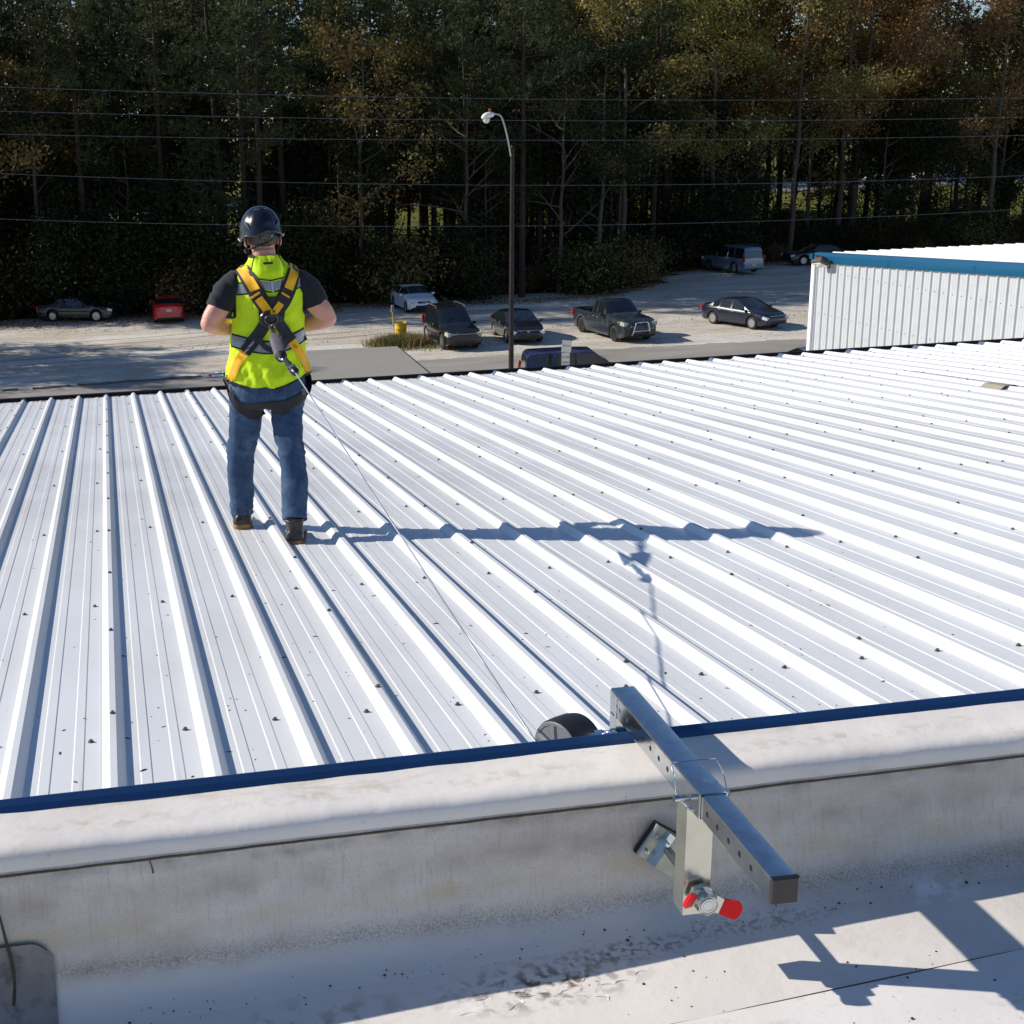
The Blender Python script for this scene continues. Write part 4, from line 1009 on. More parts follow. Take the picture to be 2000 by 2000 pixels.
navy = paint('navy_car_paint', (.012, .016, .07), .4); red = paint('red_car_paint', (.62, .006, .016)); slate = paint('slate_pickup_paint', (.026, .034, .042), .15, .3)
dkb = paint('dark_blue_sedan_paint', (.007, .012, .026), 0); silv = paint('silver_blue_paint', (.22, .27, .36), 0, .3); oldp = paint('old_black_paint', (.014, .016, .022), .3)
make_car('parked_sedan', 'dark old sedan seen side-on at the foot of the woods, far left', 'car', OLD, oldp, (-1.67, 82.25), (.928, -.372), extras=('strip',))
make_car('parked_coupe', 'small red car seen from behind under the trees, left of the worker', 'car', COUP, red, (3.55, 80.6), (.03, 1), extras=('spoiler',))
make_car('parked_sedan', 'white sedan parked nose towards the road behind the black off-roader', 'car', SED, white_, (18.15, 79.45), (.06, -1), extras=('badge',))
make_car('parked_offroader', 'black boxy off-road wagon with roof rails and yellowed headlights beside the barrel', 'car', SUV, blk2, (16.85, 65.25), (.02, -1), lens=m_lensy, extras=('bar', 'rails', 'strip', 'runner', 'wipers'))
make_car('parked_sedan', 'glossy black sedan parked right behind the lamp pole', 'car', dict(SED, L=4.85, W=1.86), blk, (20.5, 66.0), (-.06, -1), extras=('thinbar', 'badge', 'chrome', 'antenna'))
make_car('pickup_truck', 'dark grey pickup truck with chrome bull bar on the gravel lot', 'pickup truck', PICK, slate, (25.35, 65.1), (.12, -1), rim=m_rimb, lens=m_lensy, extras=('bullbar', 'badge', 'chrome', 'wipers'))
make_car('parked_sedan', 'dark blue sedan standing alone on the sunny gravel, right of the pickup', 'car', SED, dkb, (32.95, 66.1), (.34, -.94), extras=('thinbar', 'chrome'))
make_car('parked_offroader', 'silver blue off-road wagon seen from behind in the shade of the woods', 'car', SUV, silv, (43.75, 89.9), (-.2, .98), extras=('rails', 'runner'), ground=.15)
make_car('parked_sedan', 'black car half hidden behind the corner of the white building', 'car', OLD, blk, (51.2, 91.6), (-1, .05), ground=.2)
make_car('parked_wagon', 'navy wagon whose roof shows just beyond the eave by the sign', 'car', dict(SUV, L=5.35), navy, (18.75, 50.8), (.985, -.17), extras=())
make_car('parked_sedan', 'grey blue car roof just showing beside the white building corner', 'car', SED, silv, (28.6, 49.9), (.97, -.2))
# traffic on the highway, glimpsed through the trunks
vw = paint('van_white', (.8, .8, .8))
make_car('highway_car', 'white car passing on the highway beyond the woods, right side', 'car', SED, vw, (89.5, 146), (-1, 0), ground=2.94)
make_car('highway_wagon', 'pale wagon following the white car on the distant highway', 'car', SUV, vw, (95.5, 146), (-1, 0), ground=2.94)
make_car('highway_wagon', 'grey wagon glimpsed between trunks on the highway, centre of the woods', 'car', SUV, silv, (61, 143), (1, 0), ground=2.94)
make_car('highway_car', 'dark red car glimpsed through trunks on the highway behind the worker', 'car', SED, red, (31.5, 143), (1, 0), ground=2.94)
# guard rail
gr = empty('guard_rail', (40, 136, 2.93), 'long galvanised guard rail along the highway behind the trees', 'guard rail')
b = MB(); b.loft([[Vector((x, y, z)) for y, z in ((0, .42), (-.05, .50), (0, .58), (-.05, .66), (0, .74), (.02, .74), (.02, .42))] for x in (-100, 110)]); b.build('rail', m_galv, gr)
b = MB()
for k in range(105): b.box((-100+k*2, .08, .36), (.10, .14, .74))
b.build('posts', m_wood, gr, kind='stuff')
#@@PERSON
# ------------------------------------------------------------------ THE WORKER
PB = Vector((.80, 7.15, rz(7.15)))
man = empty('person', PB, 'worker seen from behind in lime safety vest, black helmet and blue jeans', 'person')
TH = R(-20)
def sring(cx_, cy_, z, a, b, n=40, e=2.3, th=TH, tilt=0):
    out = []
    for k in range(n):
        t = 2*pi*k/n; c, s_ = cos(t), sin(t)
        x = a*math.copysign(abs(c)**(2/e), c); y = b*math.copysign(abs(s_)**(2/e), s_)
        out.append(Vector((cx_+x*cos(th)-y*sin(th), cy_+x*sin(th)+y*cos(th), z+tilt*y)))
    return out
def limb(mb, pts, rad, seg=18, sub=5):
    P_ = crom(pts, sub); N = len(pts); rr = []
    for i in range(len(P_)):
        t = i/sub; k = min(int(t), N-2); u = t-k; u = u*u*(3-2*u); rr.append(rad[k]*(1-u)+rad[k+1]*u)
    return mb.tube(P_, rr, seg)
def ball(mb, c, r, n=14):
    r = r if isinstance(r, (tuple, list)) else (r, r, r); rings = []
    for i in range(1, n):
        a = pi*i/n; rings.append([Vector((c[0]+r[0]*sin(a)*cos(2*pi*k/18), c[1]+r[1]*sin(a)*sin(2*pi*k/18), c[2]+r[2]*cos(a))) for k in range(18)])
    return mb.loft(rings)
def remeshed(mb, name, m, voxel, smooth=4, disp=None, parent=man, post=None):
    me = bpy.data.meshes.new(name); me.from_pydata(mb.v, [], mb.f)
    o = bpy.data.objects.new(name, me); COL.objects.link(o)
    md = o.modifiers.new('r', 'REMESH'); md.mode = 'VOXEL'; md.voxel_size = voxel
    if smooth: ms_ = o.modifiers.new('s', 'SMOOTH'); ms_.factor = .5; ms_.iterations = smooth
    dg = bpy.context.evaluated_depsgraph_get(); me2 = bpy.data.meshes.new_from_object(o.evaluated_get(dg))
    bpy.data.objects.remove(o); me2.name = name
    if disp:
        ns = [v.normal.copy() for v in me2.vertices]
        for v, n_ in zip(me2.vertices, ns): v.co += n_*disp(v.co)
    if post: post(me2)
    me2.materials.clear(); me2.materials.append(m); me2.polygons.foreach_set('use_smooth', [True]*len(me2.polygons))
    return link(name, me2, parent)
m_skin = mat('skin', srgb(222, 160, 138), .5, var=.12, scale=14, bump=.0008, bscale=120)
m_skin.node_tree.nodes['Principled BSDF'].inputs['Subsurface Weight'].default_value = .12
m_skin.node_tree.nodes['Principled BSDF'].inputs['Subsurface Radius'].default_value = (.02, .008, .004)
# body: head, neck, trunk, arms, hands and legs as one surface
b = MB()
tors = [(.80, .022, .0, .165, .115), (.90, .024, 0, .165, .115), (1.05, .032, 0, .165, .105), (1.20, .036, 0, .17, .11), (1.35, .038, 0, .165, .10), (1.43, .038, 0, .13, .08), (1.475, .036, .005, .075, .068), (1.51, .034, .012, .064, .066), (1.56, .034, .018, .060, .064)]
b.loft([sring(cx_, cy_, z, a, bb) for z, cx_, cy_, a, bb in tors])
hc = Vector((.034, .045, 1.635))
rings = []
for z, a, bk, fr in ((-.125, .03, .0, .07), (-.115, .045, .02, .092), (-.09, .058, .055, .100), (-.05, .068, .080, .100), (0, .073, .094, .100), (.05, .071, .094, .098), (.085, .058, .078, .082), (.108, .03, .04, .05)):
    rings.append([Vector((hc.x+a*cos(t), hc.y+(fr if sin(t) > 0 else bk)*sin(t), hc.z+z)) for t in [2*pi*k/32 for k in range(32)]])
b.loft(rings)
b.loft([[hc+Vector((dx*w, y, z)) for dx in (-1, 0, 1)]+[hc+Vector((0, y+.012, z-.002))] for w, y, z in ((.008, .094, .02), (.012, .104, -.012), (.016, .110, -.028), (.010, .096, -.036))])
for s, xx in ((-1, -.046), (1, .114)): ball(b, (xx+s*.008, .034, 1.598), (.013, .020, .034), 10)
eL, eR = Vector((-.268, -.015, 1.190)), Vector((.345, -.055, 1.192))
hL, hR = Vector((-.055, .225, 1.115)), Vector((.120, .215, 1.120))
for s, sh, el, ha in ((-1, Vector((-.12, .02, 1.365)), eL, hL), (1, Vector((.195, -.03, 1.365)), eR, hR)):
    hem = (sh*.42+el*.58)
    limb(b, [sh, (sh+el)/2+Vector((s*.012, -.005, 0)), el, el*.62+ha*.38+Vector((s*.004, 0, -.012)), ha], [.050, .058, .050, .048, .029])
    ball(b, el+Vector((s*.006, -.006, -.006)), .049)
    # palm, fingers, thumb: the hands work at the chest buckle
    d = (ha-el).normalized(); w_ = Vector((0, 0, 1)); sd_ = d.cross(w_).normalized()
    p0 = ha+d*.02; limb(b, [ha-d*.01, ha+d*.035, ha+d*.075], [.027, .034, .030])
    for f_ in range(4):
        r0 = ha+d*.070+w_*(.026-.017*f_); L_ = (.040, .045, .042, .033)[f_]; inn = Vector((-s*.5, .25, 0))
        limb(b, [r0, r0+(d+inn*.5)*L_*.6, r0+(d*.5+inn*1.6)*L_*.95, r0+(d*-.1+inn*2.2)*L_*1.2], [.0095, .009, .0085, .0075], 10, 3)
    limb(b, [ha+d*.02+w_*.02, ha+d*.045+w_*.045+Vector((-s*.01, 0, 0)), ha+d*.075+w_*.052+Vector((-s*.02, .01, 0))], [.013, .011, .009], 10, 3)
LH, LK, LA = Vector((-.070, .02, .80)), Vector((-.122, .105, .475)), Vector((-.130, .235, .09))
RH, RK, RA = Vector((.120, -.01, .80)), Vector((.123, -.105, .495)), Vector((.105, -.265, .13))
for h_, k_, a_ in ((LH, LK, LA), (RH, RK, RA)): limb(b, [h_, k_, a_], [.075, .055, .040])
body = remeshed(b, 'body', m_skin, .0062, 3, lambda c: .0010*noise.noise(c*38))
# eyes behind the glasses
for s in (-1, 1):
    e = MB(); ball(e, (hc.x+s*.031, hc.y+.088, hc.z-.002), .011, 8); e.build('eye', mat('eye_white_%d' % (s+1), (.7, .7, .68), .2), man, smooth=60)
# hair
m_hair = mat('dark_hair', srgb(52, 42, 38), .75, var=.5, scale=60, col2=srgb(112, 102, 98), bump=.002, bscale=260)
b = MB(); rows = []
for i in range(16):
    z = 1.572+i*.0080; row = []
    for k in range(41):
        t = -pi/2+(k-20)/20*1.42
        zz_ = max(z, 1.575+.020*abs((k-20)/20)**2 + .004*sin(k*1.7)); h_ = zz_-hc.z
        a = .0765-.9*h_*h_; bk = .097-1.6*h_*h_
        if zz_ < 1.60: a -= (1.60-zz_)*.22; bk -= (1.60-zz_)*.60
        row.append(Vector((hc.x+a*cos(t), hc.y+bk*sin(t)+.000, zz_))*1.0)
    rows.append(row)
b.loft(rows, closed=False)
for i, v in enumerate(b.v): n_ = (Vector(v)-hc).normalized(); b.v[i] = tuple(Vector(v)+n_*(.003+.002*noise.noise(Vector(v)*160)))
b.build('hair', m_hair, man, smooth=80)
# jeans
b = MB()
b.loft([sring(cx_, cy_, z, a, bb) for z, cx_, cy_, a, bb in ((.715, .026, -.01, .165, .10), (.76, .026, -.012, .205, .135), (.82, .024, -.014, .212, .142), (.90, .024, -.006, .198, .132), (.98, .026, 0, .185, .122))])
limb(b, [LH+Vector((-.012, -.005, 0)), (LH+LK)/2+Vector((-.006, 0, .02)), LK+Vector((0, 0, 0)), (LK+LA)/2+Vector((-.008, .0, 0)), LA+Vector((0, .0, -.030))], [.106, .092, .079, .073, .064], 24)
limb(b, [RH+Vector((.005, -.005, 0)), (RH+RK)/2+Vector((-.008, 0, .02)), RK, (RK+RA)/2+Vector((.006, 0, 0)), RA+Vector((.0, .0, .012))], [.104, .088, .077, .072, .066], 24)
def jdisp(c):
    d = .0060*noise.noise(Vector((c.x*9, c.y*9, c.z*15)))+.0016*noise.noise(c*34)
    kf = math.exp(-((c.z-.49)/.10)**2)+.8*math.exp(-((c.z-.13)/.08)**2)+.7*math.exp(-((c.z-.68)/.06)**2)
    d += kf*.0105*noise.noise(Vector((c.x*7+3, c.y*7, (c.z+(c.x*.5))*38)))
    d += .010*noise.noise(Vector((c.x*16, c.y*5, c.z*4.5+(c.x*6))))
    return d
def cutj(me):
    bm = bmesh.new(); bm.from_mesh(me)
    for co, no in (((0, 0, .952), (0, 0, 1)),): bmesh.ops.bisect_plane(bm, geom=bm.verts[:]+bm.edges[:]+bm.faces[:], plane_co=co, plane_no=no, clear_outer=True)
    bm.to_mesh(me); bm.free()
m_denim = layered('denim', srgb(62, 84, 112), [(3.5, srgb(112, 136, 164), .48, .70, 5, (1, 1, .6), .75), (9, srgb(36, 52, 78), .48, .72, 6, (1, 1, .8), .7), (180, srgb(30, 52, 88), .45, .7, 2, (1, 1, .3), .6), (500, srgb(120, 140, 170), .55, .75, 2, (1, 1, 1), .35)], .85, [(420, .0008), (60, .001)], .2)
jeans = remeshed(b, 'jeans', m_denim, .0075, 4, jdisp, post=cutj)
def bvh_of(o):
    me = o.data; return BVHTree.FromPolygons([v.co.copy() for v in me.vertices], [tuple(p.vertices) for p in me.polygons])
# t-shirt
b = MB()
b.loft([sring(cx_, cy_, z, a, bb) for z, cx_, cy_, a, bb in ((.98, .026, 0, .18, .118), (1.10, .034, 0, .18, .118), (1.25, .038, 0, .185, .124), (1.36, .040, 0, .196, .122), (1.415, .040, 0, .186, .108), (1.455, .040, 0, .150, .092), (1.485, .038, .004, .100, .080), (1.505, .036, .010, .074, .072))])
for s, sh, el in ((-1, Vector((-.120, .02, 1.378)), eL), (1, Vector((.200, -.03, 1.378)), eR)):
    he = sh*.36+el*.64
    ball(b, sh+Vector((s*.010, 0, .000)), .074); limb(b, [sh, sh*.7+he*.3+Vector((s*.020, 0, .004)), sh*.35+he*.65+Vector((s*.014, 0, .004)), he+Vector((s*.004, 0, 0))], [.068, .074, .074, .070], 24)
def sdisp(c):
    d = .0035*noise.noise(Vector((c.x*14, c.y*10, c.z*22+c.x*12)))
    if abs(c.x-.036) > .16: d += .0085*noise.noise(Vector((c.x*30+c.z*16, c.y*10, c.z*10)))
    return d
m_shirt = mat('charcoal_tshirt', srgb(26, 30, 38), .9, var=.2, scale=16, sheen=.08, bump=.0006, bscale=300)
shirt = remeshed(b, 'tshirt', m_shirt, .0065, 4, sdisp)
# vest
b = MB()
vr = [(.845, .026, -.012, .224, .162), (.90, .026, -.014, .226, .164), (.97, .028, -.010, .214, .152), (1.05, .034, -.006, .206, .144), (1.14, .038, -.003, .200, .138), (1.25, .041, 0, .197, .138), (1.35, .043, 0, .196, .136), (1.42, .042, 0, .186, .124), (1.465, .040, .0, .140, .106), (1.50, .037, .006, .094, .090), (1.53, .036, .012, .078, .080)]
b.loft([sring(cx_, cy_, z, a, bb, 48, 2.25) for z, cx_, cy_, a, bb in vr])
def vdisp(c):
    k = min(1, max(0, (1.14-c.z)/.16))
    d = .005*noise.noise(Vector((c.x*8, c.y*8, c.z*9)))+.0022*noise.noise(c*34)
    d += k*.018*noise.noise(Vector((c.x*10+c.z*5, c.y*4, c.z*6+2)))+k*.010*noise.noise(Vector((c.x*26+c.z*9, c.y*10, c.z*9)))
    d += .0075*noise.noise(Vector((c.x*7+c.z*14, c.y*7, c.z*13-c.x*16)))+.0035*noise.noise(Vector((c.x*30-c.z*10, c.y*9, c.z*14)))
    return d
def cutv(me):
    bm = bmesh.new(); bm.from_mesh(me); dead = []
    for f in bm.faces:
        c = f.calc_center_median()
        hem = .838+.062*min(1, abs((c.x+.02)/.22))**1.6
        if c.z < hem or c.z > 1.522: dead.append(f)
        elif abs(c.x-.042) > .176 and ((c.z-1.325)/.118)**2+((c.y+.0)/.125)**2 < 1: dead.append(f)
    bmesh.ops.delete(bm, geom=dead, context='FACES'); bm.to_mesh(me); bm.free()
m_vest = mat('lime_vest_fabric', (.78, 1.0, .006), .75, var=.10, scale=30, bump=.0006, bscale=420, trans=.12, col2=(.66, .95, .008))
vest = remeshed(b, 'vest', m_vest, .0065, 4, vdisp, post=cutv)
# black binding along every open edge of the vest
bm = bmesh.new(); bm.from_mesh(vest.data); be = [e for e in bm.edges if e.is_boundary]; b = MB()
adj = {}
for e in be:
    for v in e.verts: adj.setdefault(v, []).append(e)
seen = set()
for e in be:
    if e in seen: continue
    loop = [e.verts[0]]; cur = e.verts[1]; seen.add(e)
    while cur != loop[0] and len(loop) < 5000:
        loop.append(cur); nx_ = [q for q in adj[cur] if q not in seen]
        if not nx_: break
        seen.add(nx_[0]); cur = nx_[0].other_vert(cur)
    if len(loop) > 30:
        pts = [v.co.copy() for v in loop]
        for _ in range(8): pts = [(pts[i-1]+pts[i]*2+pts[(i+1) % len(pts)])/4 for i in range(len(pts))]
        b.tube((pts+[pts[0]])[::2], .0058, 6, caps=False)
bm.free()
m_bind = mat('black_binding', (.014, .014, .016), .8, bump=.0006, bscale=300)
b.build('edge_binding', m_bind, man, smooth=60)
bv_vest, bv_jeans, bv_shirt = bvh_of(vest), bvh_of(jeans), bvh_of(shirt)
def ribbon(name, path, w, m, trees, off=.004, th=.003, cols=7, step=.012, edge=None, ew=.005):
    """strap that follows the cloth under it; path in (x, z) seen from behind"""
    P_ = crom([(x, 0, z) for x, z in path], 8); L = [0]
    for a, c in zip(P_, P_[1:]): L.append(L[-1]+(c-a).length)
    n = max(3, int(L[-1]/step)); Q = []
    for i in range(n+1):
        t = L[-1]*i/n; k = max(j for j in range(len(L)) if L[j] <= t+1e-9); k = min(k, len(P_)-2)
        u = (t-L[k])/max(1e-6, L[k+1]-L[k]); Q.append(P_[k].lerp(P_[k+1], min(1, u)))
    wf = w if callable(w) else (lambda t: w)
    rows = []; rows2 = []; last = None
    for i, q in enumerate(Q):
        tg = (Q[min(i+1, n)]-Q[max(i-1, 0)]).normalized(); nn = Vector((-tg.z, 0, tg.x)); row = []; w_ = wf(i/n)
        for c in range(cols):
            p = q+nn*(c/(cols-1)-.5)*w_; best = None
            for tr in trees:
                h = tr.ray_cast(Vector((p.x, -1, p.z)), Vector((0, 1, 0)))
                if h[0] is not None and (best is None or h[0].y < best[0].y): best = h
            if best: y = best[0].y; row.append([Vector((p.x, y, p.z)), best[1] if best[1].y < 0 else -best[1]])
            else: row.append([Vector((p.x, None or (last if last is not None else 0)+.03, p.z)), Vector((0, -1, 0))])
            last = row[-1][0].y
        rows.append(row)
    # smooth the depths
    Y = np.array([[c[0].y for c in r_] for r_ in rows])
    for _ in range(3):
        Yp = np.pad(Y, 1, mode='edge'); Y = np.minimum(Y+.0005, (Yp[:-2, 1:-1]+Yp[2:, 1:-1]+Yp[1:-1, :-2]+Yp[1:-1, 2:]+Y*2)/6)
    mb = MB(); top = [[Vector((c[0].x, Y[i, j]-off, c[0].z)) for j, c in enumerate(r_)] for i, r_ in enumerate(rows)]
    ringed = []
    for r_ in top: ringed.append(r_+[v+Vector((0, th+off*.9, 0)) for v in r_[::-1]])
    mb.loft(ringed)
    return mb.build(name, m, man, smooth=50)
m_refl = mat('reflective_tape', srgb(142, 146, 152), .32, .25, var=.12, scale=12)
m_web = mat('black_webbing', (.013, .013, .015), .7, bump=.0008, bscale=250, var=.3, scale=20)
m_pad = mat('black_padding', (.022, .022, .026), .75, bump=.0015, bscale=420)
m_yweb = mat('yellow_webbing', srgb(248, 184, 8), .7, var=.12, scale=30, bump=.0008, bscale=350)
VT = [bv_vest]
for path in ([(-.150, 1.357), (-.10, 1.365), (-.06, 1.37)], [(.120, 1.368), (.165, 1.384), (.208, 1.392)]):
    ribbon('band_border', path, .066, m_bind, VT, .0025); ribbon('reflective_band', path, .050, m_refl, VT, .0042)
wb_ = [(-.163, 1.090), (-.12, 1.083), (-.05, 1.068), (.03, 1.06), (.10, 1.072), (.18, 1.102), (.226, 1.116)]
ribbon('band_border', wb_, .072, m_bind, VT, .0025); ribbon('reflective_band', wb_, .054, m_refl, VT, .0042)
# hood lying on the upper back
b = MB(); rows = []
for i in range(22):
    t = i/21; z = 1.530-.165*t; hw = .062+.028*sin(min(1, t*1.5)*pi*.5)-.012*max(0, t-.6)/.4; row = []
    for k in range(25):
        u = k/24*2-1; x = .036+hw*u+.012*t
        y = -.084-.030*t-.058*min(1, t*2.2)**.7*(1-u*u)**.55*(1-.15*t)
        y -= .004*noise.noise(Vector((x*60+abs(u)*t*3, z*14, 1)))+.004*sin(u*9+t*3)*t*(1-t)
        row.append(Vector((x, y, z-.016*t*(1-abs(u))+.004*u*u)))
    rows.append(row)
b.loft(rows, closed=False); hood = b.build('hood', m_vest, man, smooth=80, fix=False)
b = MB(); b.tube([r_ for r_ in rows[-1]], .004, 6); b.tube([r_[0] for r_ in rows], .0035, 6); b.tube([r_[-1] for r_ in rows], .0035, 6)
b.tube([v+Vector((0, -.002, 0)) for v in rows[14]], .0032, 6)
b.build('hood_binding', m_bind, man, smooth=60)
b = MB(); b.loft([[v+Vector((0, -.0022, 0)) for v in rows[i][1:-1]] for i in range(15, 21)], closed=False); b.build('hood_band', m_refl, man, smooth=80, fix=False)
b = MB(); b.tube([rows[i][12]+Vector((.004, -.004, 0)) for i in range(15, 22)], .007, 8); b.build('hood_tab', mat('pale_tape', srgb(170, 176, 182), .4), man, smooth=60)
b = MB(); v = rows[4][12]; b.box(v+Vector((0, -.004, 0)), (.050, .003, .011), Matrix.Rotation(R(-12), 3, 'X')); b.build('hood_label', m_bind, man)
# harness
ST = [bv_vest, bv_shirt, bvh_of(hood)]
pL = [(-.092, 1.468), (-.062, 1.41), (-.036, 1.36), (-.006, 1.30), (.035, 1.24)]
pR = [(.192, 1.468), (.160, 1.41), (.136, 1.36), (.104, 1.30), (.055, 1.235)]
for p_ in (pL, pR):
    ribbon('shoulder_pad', p_, lambda t: .070+.012*sin(pi*t), m_pad, ST, .011, .006)
    ribbon('harness_strap', p_[:3], .050, m_yweb, ST, .0155, .003)
    ribbon('pad_sleeve', p_[2:4]+[((p_[3][0]+p_[4][0])/2, (p_[3][1]+p_[4][1])/2)], .062, m_pad, ST, .0175, .004)
ribbon('back_pad', [(.040, 1.325), (.042, 1.27), (.044, 1.20), (.044, 1.155)], lambda t: .085+.050*sin(pi*min(1, t*1.05)), m_pad, ST, .014, .008, cols=11)
ribbon('yellow_loop', [(-.022, 1.318), (.010, 1.27), (.034, 1.228)], .044, m_yweb, ST, .027, .003)
ribbon('yellow_loop', [(.092, 1.292), (.066, 1.258), (.046, 1.235)], .034, m_yweb, ST, .022, .003)
for a_, c_ in (((-.060, 1.318), (-.014, 1.348)), ((.098, 1.345), (.138, 1.318))): ribbon('strap_keeper', [a_, ((a_[0]+c_[0])/2, (a_[1]+c_[1])/2), c_], .010, m_yweb, ST, .024, .003)
lo = [(.062, 1.215), (.100, 1.150), (.140, 1.090), (.190, 1.015), (.225, .950), (.243, .905)]
lo2 = [(.020, 1.205), (-.030, 1.130), (-.080, 1.070), (-.118, 1.018), (-.150, .965), (-.172, .915), (-.188, .88)]
ribbon('lower_pad', lo[:3], .060, m_pad, ST, .016, .006); ribbon('lower_pad', lo2[:3], .060, m_pad, ST, .016, .006)
ribbon('harness_strap', lo[2:], .046, m_yweb, VT+[bv_jeans], .010, .003)
ribbon('strap_label', [(-.066, 1.088), (-.085, 1.062), (-.106, 1.035)], .056, m_web, VT, .021, .003)
ribbon('harness_strap', [(-.100, 1.045)]+lo2[3:], lambda t: .046*(1-.35*t), m_yweb, VT+[bv_jeans], .010, .003)
ribbon('pad_band', [(-.030, 1.115), (-.005, 1.068), (.044, 1.045), (.095, 1.062), (.115, 1.11)], .026, m_pad, ST, .020, .004)
for y_, p_ in ((0, (.158, 1.062)), (0, (-.128, 1.006))):
    h = bv_vest.ray_cast(Vector((p_[0], -1, p_[1])), Vector((0, 1, 0)))
    if h[0]:
        b = MB(); c = h[0]+Vector((0, -.015, 0)); s = 1 if p_[0] > 0 else -1
        for dx, dz in (((-.014, .004), (.010, -.012)), ((-.010, .012), (.014, -.004))): b.tube([c+Vector((dx[0], 0, dx[1])), c+Vector((dz[0], 0, dz[1]))], .0012, 5)
        b.build('stitching', m_web, man)
h = bv_vest.ray_cast(Vector((-.088, -1, 1.060)), Vector((0, 1, 0)))
t_ = text_obj('lettering', 'FALLTECH', .0165, mat('white_print', (.75, .78, .8), .6), h[0]+Vector((.006, -.029, .005)), (pi/2, R(-49), R(-12)), man)
# dorsal D-ring
dc = h[0]; h = bv_vest.ray_cast(Vector((.034, -1, 1.215)), Vector((0, 1, 0))); dc = h[0]+Vector((0, -.040, 0))
b = MB(); b.tube([dc+Vector((cos(a)*.034, -.010*sin(a)-.004, sin(a)*.024-.004)) for a in [2*pi*k/24 for k in range(25)]], .0038, 8); b.tube([dc+Vector((-.038, 0, .016)), dc+Vector((.038, 0, .016))], .006, 8)
b.build('d_ring', mat('dark_ring_steel', (.10, .10, .11), .35, .9), man, smooth=50)
b = MB()
b.loft([[dc+Vector((x*sx, .028+dy, z)) for x, z in [(cos(a)*.060, sin(a)*.050-.005) for a in [2*pi*k/20 for k in range(20)]]] for sx, dy in ((1, .008), (1, -.004), (.85, -.012))])
b.build('dorsal_plate', m_black, man, smooth=40)
# leg straps and side straps
JT = [bv_jeans]
ribbon('leg_strap', [(-.188, .905), (-.192, .86), (-.186, .81), (-.160, .755), (-.112, .708), (-.055, .680), (-.008, .700)], lambda t: .024+.026*min(1, max(0, t-.25)*3), m_web, JT+[bv_vest], .007, .004)
ribbon('leg_strap', [(-.130, .742), (-.07, .738), (-.01, .742), (.05, .745), (.11, .752), (.17, .775), (.215, .812), (.236, .86), (.238, .905)], lambda t: .018+.040*sin(pi*min(1, .1+t*.8)), m_web, JT+[bv_vest], .009, .004)
ribbon('leg_strap', [(.030, .720), (.07, .718), (.115, .728)], .050, m_pad, JT, .006, .004)
for c_ in ((-.176, .800), (.196, .815)):
    h = bv_jeans.ray_cast(Vector((c_[0], -1, c_[1])), Vector((0, 1, 0)))
    if h[0]: b = MB(); b.box(h[0]+Vector((0, -.014, 0)), (.034, .006, .042), Matrix.Rotation(R(20 if c_[0] > 0 else -20), 3, 'Y'), bev=.002); b.build('strap_buckle', mat('dull_buckle', (.12, .12, .12), .5, .6), man)
b = MB(); b.cyl((-.212, .05, .895), (-.268, .10, .885), .0045, 8); b.cyl((-.212, .06, .908), (-.25, .11, .903), .0035, 8); b.build('tool_shaft', m_chrome, man)
# back pocket seams and hems of the jeans
m_stitch = mat('denim_seam', srgb(70, 96, 134), .9)
for nm, pth in (('pocket_seam', [(-.075, .895), (-.070, .84), (-.066, .790)]), ('pocket_seam', [(.095, .900), (.094, .85), (.092, .812)]), ('centre_seam', [(.022, .900), (.024, .84), (.024, .79)])):
    ribbon(nm, pth, .004, m_stitch, JT, .0012, .002, cols=2)
for lo_, r_, zc_ in ((LA, .0655, -.028), (RA, .0675, .012)):
    b = MB(); c = lo_+Vector((0, 0, zc_+.004))
    b.tube([c+Vector((cos(a)*r_*.97, sin(a)*r_*.97, .0)) for a in [2*pi*k/24 for k in range(25)]], .0035, 6, caps=False); b.build('jeans_hem', m_stitch, man, smooth=60)
